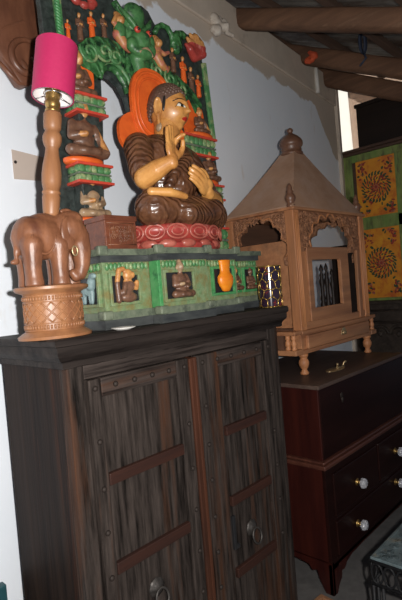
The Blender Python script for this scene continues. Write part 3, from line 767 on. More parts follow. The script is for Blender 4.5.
# hair: close cap of snail curls
m = MB(); m.ell((0, .012, .028), (.080, .088, .094), u=32, w=20); n = 620; cnt = 0
def hairy(x, y, z):
    if y < 0: return z > .42 + .18 * (-y) - .05 * abs(x) and (z > .42)
    return z > .42 - .9 * y - .1
for i in range(n):
    z = 1 - 2 * (i + .5) / n; r = math.sqrt(1 - z * z); a = i * 2.39996
    x, y = r * math.cos(a), r * math.sin(a)
    if hairy(x, y, z): m.ell((x * .079, y * .090 + .006, z * .110 + .004), .0088, u=8, w=6)
bmesh.ops.bisect_plane(m.bm, geom=m.bm.verts[:] + m.bm.edges[:] + m.bm.faces[:], plane_co=(0, -.05, .047), plane_no=(0, -.62, -.78), clear_outer=True)
m.xform(HM); build('hair', BW(m), 'hair_curls', hd, smooth=True)
for s_ in (1, -1):
    m = MB(); m.tube([(s_ * (.080 + .004 * math.cos(a)), .012 + .014 * math.cos(a), -.002 + .038 * math.sin(a)) for a in [2 * PI * i / 20 for i in range(20)]], .0055, 8, closed=True)
    m.ell((s_ * .078, .013, .0), (.006, .014, .034)); m.cap((s_ * .080, .010, -.035), (s_ * .079, .008, -.078), .010, .0075)
    m.fuse(.0028, 1); m.xform(HM); build('ear', BW(m), 'gold_skin', hd, smooth=True)
    m = MB().ell((s_ * .0735, -.014, .012), (.005, .008, .034), rot=(.1, 0, 0)); m.xform(HM); build('sideburn', BW(m), 'eye_black', hd, smooth=True)
    m = MB().ell((s_ * .080, .008, -.088), (.007, .014, .020), rot=(.3, 0, 0)); m.xform(HM); build('earring', BW(m), 'fig_grey_gold', hd, smooth=True)
# right forearm with the raised hand
def hand(M, curl, mirror=1, forearm=None, thumb=None, vox=.0022):
    """local: +Z along the fingers, thumb side +X*mirror, palm faces -Y; M places it"""
    m = MB(); s_ = mirror
    m.ell((0, 0, .030), (.027, .012, .034)); m.ell((-.012 * s_, 0, .034), (.016, .0115, .030)); m.ell((.012 * s_, 0, .036), (.015, .0115, .028))
    m.ell((.018 * s_, -.006, .022), (.013, .011, .022))
    for i, (x, L, r) in enumerate(((.021, .052, .0078), (.0072, .058, .0082), (-.0068, .054, .0078), (-.0200, .043, .0068))):
        p = V((x * s_, 0, .056)); pts = [V((x * s_ * .85, 0, .035)), p.copy()]; a = 0
        for j, f in enumerate((.45, .32, .23)):
            a += curl[i][j]
            p = p + V((0, -math.sin(a), math.cos(a))) * L * f; p.x += s_ * curl[i][3] * L * f
            pts.append(p.copy())
        m.chain(pts, [r * 1.05, r * 1.04, r, r * .9, r * .78])
    m.chain([V((q_[0] * s_, q_[1], q_[2])) for q_ in (thumb or ((.016, -.006, .012), (.034, -.016, .030), (.037, -.024, .050), (.030, -.030, .066)))], [.0115, .0098, .0085, .007])
    m.cap((0, 0, .004), (0, 0, -.012), .0185, .0195)
    m.xform(M)
    if forearm: m.chain(forearm[0], forearm[1])
    m.fuse(vox, 2)
    return m
wr = V((-.176, -.145, sz + .222))
HR = Matrix.Translation(wr) @ Matrix.Rotation(-.12, 4, 'X') @ Matrix.Rotation(.15, 4, 'Y') @ Matrix.Rotation(.20, 4, 'Z') @ Matrix.Scale(1.14, 4)
m = hand(HR, [(.55, .55, .45, .05), (.06, .06, .05, 0), (.05, .05, .05, -.02), (.05, .05, .05, -.06)], 1,
         forearm=([(-.216, -.045, sz + .170), (-.208, -.095, sz + .190), wr + V((-.004, .002, -.006))], [.040, .036, .0245]), vox=.0027)
build('raised_forearm', BW(m), 'gold_skin', bud, smooth=True)
# left hand held across the lap, fingers towards the right
wl = V((.035, -.150, sz + .130))
HL = Matrix.Translation(wl) @ Matrix(((-.84, -.48, -.25, 0), (0, 0, 0, 0), (0, 0, 0, 0), (0, 0, 0, 1)))
fd = V((-.86, -.20, .46)).normalized(); td = V((.42, -.25, .87)); td = (td - fd * td.dot(fd)).normalized(); pn = td.cross(fd)   # palm normal
# columns: X = thumb side, Y = minus palm direction, Z = fingers
Yc = fd.cross(td)
HL = Matrix.Translation(wl) @ Matrix((( td.x, Yc.x, fd.x, 0), (td.y, Yc.y, fd.y, 0), (td.z, Yc.z, fd.z, 0), (0, 0, 0, 1))) @ Matrix.Scale(1.20, 4)
m = hand(HL, [(-.25, -.30, -.30, .02), (-.22, -.30, -.30, 0), (-.22, -.28, -.30, 0), (-.2, -.28, -.3, 0)], 1,
         forearm=([(.165, -.100, sz + .112), wl + V((.012, .010, -.004))], [.036, .026]),
         thumb=((.016, .004, .012), (.036, .010, .030), (.041, .014, .050), (.036, .016, .066)), vox=.0027)
build('resting_hand', BW(m), 'gold_skin', bud, smooth=True)
# orange flame-edged halo behind head and shoulders
def leaf(cx, cz, rx, rz, tip, n=40):
    pts = []
    for i in range(n):
        a = 2 * PI * i / n; x = math.copysign(abs(math.sin(a)) ** .8, math.sin(a)); z = math.copysign(abs(math.cos(a)) ** .8, math.cos(a))
        k_ = 1 + tip * max(0, z) ** 6
        pts.append((cx + rx * x, cz + rz * z * k_))
    return pts
HT = Matrix.Translation((BX, BY, BZ))
m = MB().poly(leaf(-.006, HZ + .030, .116, .150, .05), .054, .072, 'XZ')
h1 = build('head_halo', m.xform(HT), 'orange_paint', bud, bevel=.005)
m = MB().poly([(x, z) for x, z in leaf(-.005, sz + .385, .185, .100, .0)], .062, .080, 'XZ')
h2 = build('body_halo', m.xform(HT), 'orange_paint', bud, bevel=.005)
m = MB()
m.tube([(x, .053, z) for x, z in leaf(-.006, HZ + .030, .102, .132, .05)], .006, 6, closed=True)
m.tube([(x, .053, z) for x, z in leaf(-.006, HZ + .030, .084, .110, .05)], .004, 6, closed=True)
build('halo_rim', m.xform(HT), 'orange_paint', h1, smooth=True)

# ------------------------------------------------------------------ carved arch behind the Buddha
AY = 1.555
arch = thing('carved_arch', 'carved and painted wooden arch with green foliage, tiers and small figures behind the Buddha', 'carved arch', (1.42, AY, PS1))
outl = [(0.9392,1.6644),(0.9449,1.8001),(0.9523,2.0322),(0.9543,2.2098),(0.9487,2.3495),(0.9423,2.5574),(0.9401,2.6123),(1.0751,2.6793),(1.2102,2.6937),(1.2717,2.6853),(1.2983,2.6551),(1.3113,2.6355),(1.346,2.6719),(1.3807,2.7006),(1.4199,2.7147),(1.4573,2.7027),(1.4818,2.6686),(1.4972,2.6523),(1.5285,2.6712),(1.5641,2.6698),(1.5857,2.6459),(1.6049,2.652),(1.632,2.6695),(1.6707,2.6728),(1.6978,2.6814),(1.7518,2.6845),(1.7949,2.6411),(1.7805,2.5802),(1.7903,2.545),(1.8568,1.6641),(1.8104,1.6546)]
hole = [(1.1257,1.6749),(1.1498,1.9456),(1.17,2.1799),(1.1771,2.3358),(1.1901,2.37),(1.2326,2.3653),(1.2695,2.3428),(1.2957,2.3048),(1.3109,2.2555),(1.3473,2.2054),(1.4073,2.1577),(1.472,2.1253),(1.5253,2.0719),(1.5292,1.896),(1.528,1.6744)]
ZB_ = PS1 + .002
outl[0] = (outl[0][0], ZB_); outl[-1] = (outl[-1][0], ZB_); outl[-2] = (outl[-2][0], ZB_)
hole[0] = (hole[0][0], PS1 + .03); hole[-1] = (hole[-1][0], PS1 + .03)
m = MB().poly(outl, AY, AY + .03, 'XZ', holes=[hole])
build('back_board', m, 'black_lacquer', arch, bevel=.003)
def relief(px2, y0, y1, matn, name, parent=arch, bev=.004):
    return build(name, MB().poly(px2, y0, y1, 'XZ'), matn, parent, bevel=bev)
def rope(pts, r, matn, name, y=AY - .01, parent=arch, n=8):
    return build(name, MB().tube([(p[0], y, p[1]) for p in pts], r, n), matn, parent, smooth=True)
# left beaded border, right beaded border
relief([(0.9862,2.6253),(1.0194,2.6382),(1.021,2.4522),(0.9959,2.4444)], AY - .016, AY, 'green_paint', 'side_border')
L_ = [(0.9987,2.6207),(1.0017,2.4513)]
m = MB()
for i in range(16):
    p = (lerp(L_[0][0], L_[1][0], i / 15), lerp(L_[0][1], L_[1][1], i / 15)); m.ell((p[0], AY - .017, p[1]), (.014, .006, .006), rot=(0, .5, 0), u=8, w=6)
build('bead_row', m, 'bright_green', arch, smooth=True)
relief([(1.7665,2.565),(1.7953,2.573),(1.8219,2.2061),(1.7924,2.2014)], AY - .014, AY, 'green_paint', 'side_border')
# foliage and arch bands
relief([(1.0564,2.381),(1.0706,2.4363),(1.1041,2.4687),(1.1509,2.4907),(1.2074,2.5006),(1.255,2.4957),(1.2826,2.4762),(1.2885,2.4381),(1.2652,2.4079),(1.2267,2.4131),(1.1872,2.3984),(1.1604,2.3645),(1.1477,2.3309),(1.1095,2.3511),(1.0753,2.3568)], AY - .03, AY, 'arch_green', 'foliage', bev=.010)
rope([(1.1579,2.341),(1.1703,2.3709),(1.196,2.3931),(1.225,2.3971),(1.2528,2.3849),(1.2795,2.356),(1.2949,2.3117)], .015, 'arch_green', 'arch_band', AY - .012)
rope([(1.1502,2.3542),(1.1724,2.3906),(1.2025,2.4104),(1.2366,2.4159),(1.2694,2.4011),(1.2965,2.3722),(1.3116,2.3236)], .010, 'green_paint', 'arch_band', AY - .018)
m = MB()
for cpx, rr in (([(1.112,2.4186)][0], .045), ([(1.1819,2.439)][0], .045), ([(1.2335,2.4347)][0], .033)):
    m.tube(spiral(cpx, rr, .006, PI * .9, PI * 3.6, AY - .034, 30), .0062, 6)
build('leaf_scroll', m, 'green_paint', arch, smooth=True)
relief([(1.292,2.471),(1.3788,2.5043),(1.4429,2.4893),(1.51,2.4737),(1.5921,2.4514),(1.6766,2.409),(1.7307,2.3565),(1.7179,2.3075),(1.6699,2.2979),(1.6321,2.3625),(1.5719,2.3845),(1.4789,2.4055),(1.4009,2.4111),(1.3091,2.3472),(1.2944,2.3997)], AY - .026, AY, 'arch_green', 'foliage', bev=.008)
m = MB()
for px_ in ([(1.4534,2.4385)][0], [(1.5272,2.4235)][0], [(1.5969,2.3925)][0]):
    m.tube(spiral(px_, .035, .006, PI * .7, PI * 3.2, AY - .030, 26), .0058, 6)
build('leaf_scroll', m, 'green_paint', arch, smooth=True)
relief([(1.6136,2.3674),(1.68,2.3823),(1.6802,2.2174),(1.6136,2.2059)], AY - .020, AY, 'arch_green', 'foliage', bev=.006)
# scalloped top cresting
m = MB()
m.tube([(p[0], AY - .012, p[1]) for p in [(1.2627,2.6695),(1.2895,2.6435),(1.3077,2.6259)]], .014, 8)
build('cresting', m, 'arch_green', arch, smooth=True)
m = MB().tube([(p[0], AY - .012, p[1]) for p in [(1.4722,2.6101),(1.493,2.6424),(1.5181,2.6592),(1.5535,2.6578),(1.575,2.634),(1.5781,2.6085)]], .012, 8)
build('cresting', m, 'arch_green', arch, smooth=True)
m = MB().tube([(p[0], AY - .012, p[1]) for p in [(1.5802,2.5739),(1.5855,2.6196),(1.6074,2.6486),(1.6401,2.659),(1.6583,2.6512)]], .016, 8)
m.ell((1.6026,1.545,2.6071), (.035, .02, .05))
build('cresting', m, 'arch_green', arch, smooth=True)
# monster mask at the crown
def maskface():
    m = MB(); c = V((1.3459,1.53,2.5435))
    m.ell(c + V((0, .01, .03)), (.085, .045, .095)); m.ell(c + V((.01, -.03, -.02)), (.055, .04, .05)); m.ell(c + V((.0, -.01, .11)), (.06, .035, .05))
    m.ell(c + V((.02, -.055, -.015)), (.022, .02, .025)); m.ell(c + V((.012, -.04, -.085)), (.06, .03, .025))
    for s_ in (1, -1):
        m.chain([c + V((s_ * .02, -.045, .022)), c + V((s_ * .06, -.04, .060)), c + V((s_ * .095, -.02, .105))], [.012, .014, .007])
        m.ell(c + V((s_ * .055 + .01, -.03, -.055)), (.03, .028, .035)); m.ell(c + V((s_ * .09, .0, .0)), (.03, .03, .05))
    m.chain([c + V((.0, .0, -.10)), c + V((.02, .0, -.19)), c + V((.04, .01, -.22))], [.040, .030, .022])
    m.fuse(.0055, 1)
    MS = Matrix.Translation(c) @ Matrix.Scale(.86, 4) @ Matrix.Translation(-c); m.xform(MS)
    f = build('monster_mask', m, 'mask_green', arch, smooth=True)
    for s_ in (1, -1):
        build('mask_eye', MB().ell(c + V((s_ * .034 + .005, -.058, .008)), (.017, .012, .015)).xform(MS), 'red_paint', f, smooth=True)
        build('mask_pupil', MB().ell(c + V((s_ * .036 + .005, -.069, .007)), (.007, .006, .007)).xform(MS), 'eye_black', f, smooth=True)
    m = MB().tube([c + V((.04 * math.sin(a) + .014, -.066 + .01 * abs(math.sin(a)), -.072 + .012 * math.cos(a * 2) - .01)) for a in [PI * (-.5 + i / 10) for i in range(11)]], .007, 6)
    build('mask_mouth', m.xform(MS), 'fig_grey_gold', f, smooth=True)
maskface()
# standing figures in the upper register
def st(x, ytop, ybot, mats, lean=0):
    pass
for (xb, zb, h, mt, ln) in (
    (*[(1.0386,2.452)][0], .072, ['orange_paint', 'fig_gold'], 0), (*[(1.0903,2.4607)][0], .105, ['fig_brown', 'fig_gold'], 0),
    (*[(1.1454,2.4815)][0], .108, ['orange_paint', 'fig_gold'], 0), (*[(1.203,2.5031)][0], .098, ['fig_brown', 'fig_gold'], 0),
    (*[(1.5693,2.4676)][0], .110, ['fig_brown', 'fig_gold'], 0), (*[(1.631,2.4343)][0], .122, ['orange_paint', 'fig_gold'], 0),
    (*[(1.6789,2.4004)][0], .122, ['fig_brown', 'fig_gold'], 0), (*[(1.7248,2.3924)][0], .105, ['orange_paint', 'fig_gold'], 0)):
    standing((xb, AY - .012, zb), h, mt, arch)
# flying pink attendants
def flyer(c, s_):
    m = MB(); c = V(c)
    m.ell(c + V((-.02, -.02, .060)), (.020, .02, .022)); m.ell(c + V((-.01, -.01, .015)), (.028, .022, .035))
    m.chain([c + V((-.005, -.01, -.01)), c + V((.035, -.015, -.035)), c + V((.075, -.01, -.03)), c + V((.09, -.005, .0))], [.028, .024, .018, .010])
    m.chain([c + V((-.015, -.01, .03)), c + V((.03, -.02, .03)), c + V((.05, -.02, .06))], [.014, .012, .010])
    m.chain([c + V((-.015, -.01, .03)), c + V((-.05, -.015, .02)), c + V((-.05, -.02, .065))], [.013, .011, .010])
    m.ell(c + V((-.03, .0, .085)), (.03, .012, .02)); m.fuse(.0045, 1)
    m.xform(Matrix.Translation(c) @ Matrix.Rotation(.45, 4, 'Y') @ Matrix.Scale(.82, 4) @ Matrix.Translation(-c))
    z = c.z; m.paint(lambda p: 1 if p.z > z + .032 else 0)
    build('flying_figure', m, ['pink_figure', 'fig_gold'], arch, smooth=True)
flyer((1.2695,1.54,2.5396), 1); flyer((1.4677,1.54,2.509), 1)
# red and gold bloom on the right shoulder, red bloom at the top left
m = MB(); c = V((1.6949,1.53,2.5927))
for i in range(7):
    a = -PI * .95 + i / 6 * PI * .9
    m.chain([c + V((0, -.005, -.03)), c + V((.045 * math.cos(a + .3), -.02, -.02 + .06 * math.sin(a + PI))) + V((0, 0, .0)), c + V((.062 * math.cos(a), -.015, .075 * math.sin(a + PI) - .005))], [.022, .018, .008])
m.ell(c + V((0, -.02, .045)), (.022, .02, .026)); m.fuse(.0046, 1); cz = c.z; m.paint(lambda p: 1 if p.z > cz + .018 else 0)
build('flower', m, ['lotus_red', 'fig_gold'], arch, smooth=True)
m = MB(); c = V((1.0948,1.53,2.6088))
for i in range(9): m.ell(c + V((.050 * math.cos(i * .7), -.01, .022 * math.sin(i * .7))), (.02, .014, .014))
m.fuse(.005, 1); build('flower', m, 'lotus_red', arch, smooth=True)
# tiered pillars: petalled lotus blocks with red edges
def tier(x0, x1, yf, z0, z1, name='lotus_tier'):
    h = z1 - z0; yb = AY + .002
    m = MB().box(x0 + .014, x1 - .014, yf + .014, yb, z0 + .004, z1 - .004)
    r = build(name, m, 'bright_green', arch, bevel=.003)
    m = MB(); m.box(x0, x1, yf, yb, z1 - .010, z1); m.box(x0, x1, yf, yb, z0, z0 + .010); build('red_edge', m, 'red_paint', r, bevel=.002)
    build('tier_waist', MB().box(x0 + .006, x1 - .006, yf + .006, yb, z0 + h * .44, z0 + h * .54), 'slab_green', r, bevel=.003)
    m = MB(); n = max(4, int((x1 - x0) / .028))
    for zc in (z0 + h * .27, z0 + h * .72):
        for i in range(n): m.ell((lerp(x0 + .01, x1 - .01, (i + .5) / n), yf + .012, zc), ((x1 - x0) / n * .62, .007, h * .19), u=10, w=8)
        k_ = max(2, int((yb - yf) / .028))
        for xs in (x0 + .012, x1 - .012):
            for i in range(k_): m.ell((xs, lerp(yf + .01, yb, (i + .5) / k_), zc), (.007, (yb - yf) / k_ * .62, h * .19), u=10, w=8)
    build('tier_petals', m, 'green_paint' if name == 'lotus_tier' else 'bright_green', r, smooth=True)
    return r
TF = 1.475
a1 = [(0.9868,2.1773),(1.1388,2.1653),(1.1397,2.2376)]; a2 = [(0.909,1.9109),(1.1392,1.9127),(1.138,1.987)]; a3 = [(0.8967,1.7136),(1.1305,1.7032),(1.1331,1.7705)]
tier(1.00, a1[1][0], TF, a1[1][1], a1[2][1]); tier(.985, a2[1][0], TF, a2[1][1], a2[2][1]); tier(.985, a2[1][0] + .005, TF, PS1 + .006, a3[2][1])
m = MB(); m.box(1.02, a1[1][0] - .03, TF + .02, AY, a2[2][1], a1[1][1]); m.box(1.01, a2[1][0] - .04, TF + .02, AY, a3[2][1], a2[1][1])
build('pillar_core', m, 'black_lacquer', arch, bevel=.003)
# right pillar
b1 = [(1.6017,2.1244),(1.7517,2.0918),(1.7491,2.1836)]; b2 = [(1.6337,1.9067),(1.7775,1.8993),(1.7725,1.9736)]; b3 = [(1.6317,1.7279),(1.7977,1.7122),(1.8011,1.7973)]
tier(b1[0][0] - .06, b1[1][0], TF, b1[1][1], b1[2][1]); tier(b1[0][0] - .06, b2[1][0], TF, b2[1][1], b2[2][1]); tier(b1[0][0] - .06, b2[1][0] + .01, TF, PS1 + .006, b3[2][1] - .02)
m = MB(); m.box(b1[0][0] - .03, b1[1][0] - .03, TF + .02, AY, PS1 + .05, b1[0][1] - .0)
build('pillar_core', m, 'black_lacquer', arch, bevel=.003)
# seated figures on the tiers
zt1, zt2, zt3 = a1[2][1], a2[2][1], a3[2][1]
hc = lambda x0, x1, z: build('cushion', MB().lathe((x0, TF + .045, z), [(x1 * .9, 0), (x1, .008), (x1, .018), (x1 * .8, .024)], 28, sy=.55), 'orange_paint', arch, smooth=True)
xA = a1[1][0] - .095
m = MB().poly(leaf(xA + .02, zt1 + .085, .062, .085, 0), TF + .055, TF + .07, 'XZ'); build('small_halo', m, 'orange_paint', arch, bevel=.003)
seated((xA, TF + .045, zt1 - .004), .175, ['fig_brown', 'fig_gold'], parent=arch, lean=.1)
xB = a2[1][0] - .098
hc(xB, .082, zt2 - .002); seated((xB, TF + .035, zt2 + .018), .225, ['fig_brown', 'fig_gold'], parent=arch, fold=False, lean=.05)
xC = a2[1][0] - .085
seated((xC, TF + .035, zt3 + .02), .170, ['fig_grey_gold', 'fig_gold'], parent=arch, lean=.0); hc(xC, .08, zt3 - .002)
xD = b1[1][0] - .075
m = MB().poly(leaf(xD - .01, b1[2][1] + .085, .065, .095, 0), TF + .055, TF + .07, 'XZ'); build('small_halo', m, 'orange_paint', arch, bevel=.003)
hc(xD, .08, b1[2][1] - .002); seated((xD, TF + .035, b1[2][1] + .018), .125, ['fig_brown', 'fig_gold'], parent=arch, fold=False)
seated((b2[1][0] - .08, TF + .02, b2[2][1] + .012), .150, ['fig_brown', 'fig_gold'], parent=arch)
hc(b2[1][0] - .08, .075, b2[2][1] - .002)
seated((b2[1][0] - .075, TF + .02, b3[2][1] - .02), .13, ['fig_brown', 'fig_gold'], parent=arch)

# ------------------------------------------------------------------ small carved box on the pedestal
bx = thing('wooden_box', 'small reddish brown carved wooden box standing on the pedestal beside the Buddha', 'box', (1.02, 1.375, PS1))
bb = build('box_body', MB().box(.966, 1.098, 1.325, 1.435, PS1 + .001, PS1 + .102), 'box_wood', bx, bevel=.003)
build('box_lid', MB().box(.962, 1.102, 1.321, 1.439, PS1 + .098, PS1 + .116), 'box_wood', bx, bevel=.003)
m = MB(); rnd = random.Random(12)
for i in range(46):
    x, z = rnd.uniform(.995, 1.072), PS1 + rnd.uniform(.028, .080)
    m.tube(spiral((x, z), .008, .002, rnd.uniform(0, 6), rnd.uniform(7, 10), 1.3245, 8), .0016, 5)
for za in (.018, .090): m.tube([(.974, 1.325, PS1 + za), (1.09, 1.325, PS1 + za)], .0016, 5)
for xa in (.984, 1.082): m.tube([(xa, 1.325, PS1 + .012), (xa, 1.325, PS1 + .094)], .0016, 5)
build('box_carving', m, 'teak_dark', bb, smooth=True)
# saucer on the cabinet edge
m = MB().lathe((.893, 1.176, CT), [(.022, 0), (.024, .002), (.036, .0055), (.0365, .0075), (.034, .0075), (.022, .004), (.008, .0035)], 40)
tag(build('saucer', m, 'white_ceramic', smooth=True), 'thin white saucer lying on the cabinet edge in front of the pedestal', 'saucer')

# ------------------------------------------------------------------ mosaic candle holder
HX, HY = 1.694, 1.206
ho = thing('candle_holder', 'dark glass mosaic candle holder with gold honeycomb lines at the cabinet end', 'candle holder', (HX, HY, CT))
HR_ = .047; HH = .170
build('glass_cup', MB().lathe((HX, HY, CT), [(HR_ * .9, 0), (HR_, .006), (HR_, HH), (HR_ - .004, HH), (HR_ - .004, .01)], 48), 'mosaic_dark', ho, smooth=True, angle=.6)
m = MB(); cols = 8; rows = 5; sxa = 2 * PI / cols; shh = HH / (rows - .5)
def cyl(a, z, r=HR_ + .001): return (HX + r * math.cos(a), HY + r * math.sin(a), CT + min(max(z, .002), HH))
rnd = random.Random(5); jit = {}
def J(i, j):
    return jit.setdefault((i % (2 * cols), j), (rnd.uniform(-.10, .10), rnd.uniform(-.005, .005)))
def vtx(i, j):
    z = j * shh * .98 + (shh * .17 if (i + j) % 2 else -shh * .17); ja, jz = J(i, j); return (i * sxa / 2 + ja, z + jz)
for j in range(rows + 1):
    for i in range(2 * cols):
        A_, B_ = vtx(i, j), vtx(i + 1, j)
        if i + 1 == 2 * cols: B_ = (B_[0] if B_[0] > A_[0] else B_[0] + 2 * PI, B_[1])
        m.tube([cyl(lerp(A_[0], B_[0], t_ / 3), lerp(A_[1], B_[1], t_ / 3)) for t_ in range(4)], .0024, 6)
        if (i + j) % 2 and j < rows:
            C_ = vtx(i, j + 1); m.tube([cyl(lerp(A_[0], C_[0], t_ / 3), lerp(A_[1], C_[1], t_ / 3)) for t_ in range(4)], .0024, 6)
m.tube([cyl(2 * PI * i / 48, HH) for i in range(48)], .003, 6, closed=True)
build('gold_lines', m, 'gold_leading', ho, smooth=True)

# ------------------------------------------------------------------ chest of drawers
KX0, KX1, KY0, KY1 = 2.022, 3.045, 1.215, 1.87
ch = thing('chest_of_drawers', 'dark red mahogany chest with a box top, drawers and glass knobs under the shrine', 'chest of drawers', (2.53, 1.53, 0))
build('box_case', MB().box(KX0, KX1, KY0, KY1, .63, .972), ['mahogany'], ch, bevel=.003)
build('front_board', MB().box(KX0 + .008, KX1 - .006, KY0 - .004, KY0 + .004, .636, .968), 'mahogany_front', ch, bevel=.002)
build('top_board', MB().box(KX0 - .006, KX1 + .008, KY0 - .010, KY1, .972, .992), 'mahogany_top', ch, bevel=.004)
m = MB(); m.box(KX0 - .020, KX1 + .020, KY0 - .018, KY1, .618, .632); m.box(KX0 - .030, KX1 + .030, KY0 - .028, KY1, .596, .618)
build('waist_moulding', m, 'mahogany_edge', ch, bevel=.006)
lx0, lx1, ly = KX0 - .028, KX1 + .028, KY0 - .024
build('lower_case', MB().box(lx0, lx1, ly + .012, KY1, .15, .597), 'mahogany', ch, bevel=.003)
m = MB(); m.box(lx0, lx0 + .062, ly, ly + .02, .12, .597); m.box(lx1 - .062, lx1, ly, ly + .02, .12, .597); m.box(lx0 + .06, lx1 - .06, ly, ly + .02, .565, .597); m.box(lx0 + .06, lx1 - .06, ly, ly + .02, .335, .352); m.box(lx0 + .06, lx1 - .06, ly, ly + .02, .13, .165); m.box(2.540, 2.556, ly, ly + .02, .35, .57)
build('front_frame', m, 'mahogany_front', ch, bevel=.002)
def drawer(x0, x1, z0, z1, knobs):
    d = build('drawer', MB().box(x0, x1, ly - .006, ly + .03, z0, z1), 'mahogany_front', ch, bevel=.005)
    for kx, kz in knobs:
        k1 = build('knob_stem', MB().lathe((kx, ly - .005, kz), [(.019, 0), (.019, .003), (.010, .006), (.010, .016), (.015, .02)], 20, axis=(0, -1, 0)), 'brass', d, smooth=True)
        build('knob', MB().lathe((kx, ly - .024, kz), [(.011, 0), (.020, .005), (.025, .014), (.024, .024), (.016, .032), (.006, .034)], 32, axis=(0, -1, 0), flute=(.10, 8)), 'knob_glass', d, smooth=True)
drawer(lx0 + .066, 2.537, .356, .562, [(2.288, .447)])
drawer(2.559, lx1 - .066, .356, .562, [(2.775, .460)])
drawer(lx0 + .066, lx1 - .066, .168, .332, [(2.262, .243), (2.752, .285)])
# scalloped apron with bracket feet
x = lx0
ap = [(x, .15), (x, .0), (x + .035, .0), (x + .055, .028), (x + .085, .055), (x + .092, .085), (x + .115, .078), (x + .14, .100), (x + .20, .118), (x + .36, .122)]
mid = (lx0 + lx1) / 2
ap2 = [(2 * mid - p[0], p[1]) for p in ap[::-1]]
m = MB().poly(ap + ap2, ly, ly + .022, 'XZ'); build('apron', m, 'mahogany', ch, bevel=.003)
y = ly
ap = [(y, .16), (y, 0), (y + .045, 0), (y + .075, .06), (y + .085, .10), (y + .11, .09), (y + .13, .115), (y + .20, .125)]
my = (ly + KY1) / 2; ap2 = [(2 * my - p[0], p[1]) for p in ap[::-1]]
for xa, xb in ((lx0, lx0 + .02), (lx1 - .02, lx1)):
    build('side_apron', MB().poly(ap + ap2, xa, xb, 'YZ'), 'mahogany', ch, bevel=.003)
m = MB(); kx, kz = [(2.2425,0.9015)][0]
m.lathe((kx, KY0 - .004, kz), [(.014, 0), (.014, .0025), (.008, .004)], 20, axis=(0, -1, 0)); m.cone((kx, KY0 - .006, kz - .01), (kx, KY0 - .006, kz - .038), .008, .005, 10)
build('keyhole_plate', m, 'iron', ch, smooth=True)

# brass latch lying on the chest
la = thing('brass_latch', 'small brass double hook fitting on an oval plate, lying on the chest top', 'brass fitting', (2.44, 1.325, .992))
m = MB().lathe((2.425, 1.335, .992), [(.085, 0), (.085, .003), (.075, .0055)], 36, sx=1, sy=.42); build('oval_plate', m, 'aged_brass', la, smooth=True, angle=.7)
for s_ in (-1, 1):
    xx = 2.455 + s_ * .034
    build('hook', MB().tube([(xx, 1.32, .996), (xx, 1.32, 1.012), (xx + s_ * .005, 1.316, 1.022), (xx + s_ * .014, 1.31, 1.026)], [.008, .0055, .0055, .0075], 10), 'aged_brass', la, smooth=True)
build('bail', MB().tube([(2.455 + .034 * math.cos(a), 1.318, 1.008 - .008 * math.sin(a)) for a in [PI * i / 12 for i in range(13)]], .0045, 8), 'aged_brass', la, smooth=True)

# ------------------------------------------------------------------ wooden temple shrine
SX0, SX1, SY0, SY1 = 2.215, 3.035, 1.394, 1.862
TZ = .992
shr = thing('temple_shrine', 'carved brown wooden temple shrine with pyramid roof, standing on the mahogany chest', 'shrine', ((SX0 + SX1) / 2, (SY0 + SY1) / 2, TZ))
footp = [(.014, 0), (.022, .004), (.024, .012), (.016, .024), (.014, .030), (.022, .042), (.027, .056), (.028, .070), (.022, .084), (.017, .090), (.022, .096), (.026, .104), (.026, .112)]
for x in (SX0 + .025, SX1 - .03):
    for y in (SY0 + .02, SY1 - .04): build('foot', MB().lathe((x, y, TZ), footp, 22), 'shrine_wood', shr, smooth=True)
Z0 = TZ + .112
build('base_frame', MB().box(SX0, SX1, SY0, SY1, Z0, Z0 + .022), 'shrine_rail_wood', shr, bevel=.004)
m = MB(); m.box(SX0 + .006, SX1 - .006, SY0 + .014, SY1 - .006, Z0 + .022, Z0 + .105)
build('drawer_case', m, 'shrine_rail_wood', shr, bevel=.002)
dr = build('drawer', MB().box(SX0 + .05, SX1 - .03, SY0 - .004, SY0 + .016, Z0 + .024, Z0 + .096), 'shrine_rail_wood', shr, bevel=.004)
px_, pz_ = [(2.6558,1.173)][0]
m = MB().poly([(px_ - .030, pz_ - .016), (px_ + .030, pz_ - .016)] + [(px_ + .030 * math.cos(a), pz_ - .016 + .042 * math.sin(a)) for a in [PI * (i + 1) / 14 for i in range(13)]], SY0 - .008, SY0 - .003, 'XZ')
pl = build('pull_plate', m, 'aged_brass', dr, bevel=.001)
build('pull_cup', MB().ell((px_, SY0 - .010, pz_ - .004), (.020, .012, .014)), 'aged_brass', pl, smooth=True)
build('sill', MB().box(SX0 - .006, SX1 + .006, SY0 - .006, SY1, Z0 + .105, Z0 + .125), 'shrine_rail_wood', shr, bevel=.003)
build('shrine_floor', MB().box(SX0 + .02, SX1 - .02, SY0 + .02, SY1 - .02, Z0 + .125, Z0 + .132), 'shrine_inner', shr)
ZP = Z0 + .125; ZT = 1.872
for x, y in ((SX0, SY0), (SX1 - .055, SY0), (SX0, SY1 - .055), (SX1 - .055, SY1 - .055)):
    m = MB().box(x, x + .055, y, y + .055, ZP, ZT)
    pst = build('post', m, 'shrine_wood', shr, bevel=.004)
    if y == SY0:
        m = MB()
        for q_ in (.014, .027, .041): m.cone((x + q_, y - .001, ZP + .02), (x + q_, y - .001, ZT - .02), .005, .005, 8)
        build('post_reeding', m, 'shrine_wood', pst, smooth=True)
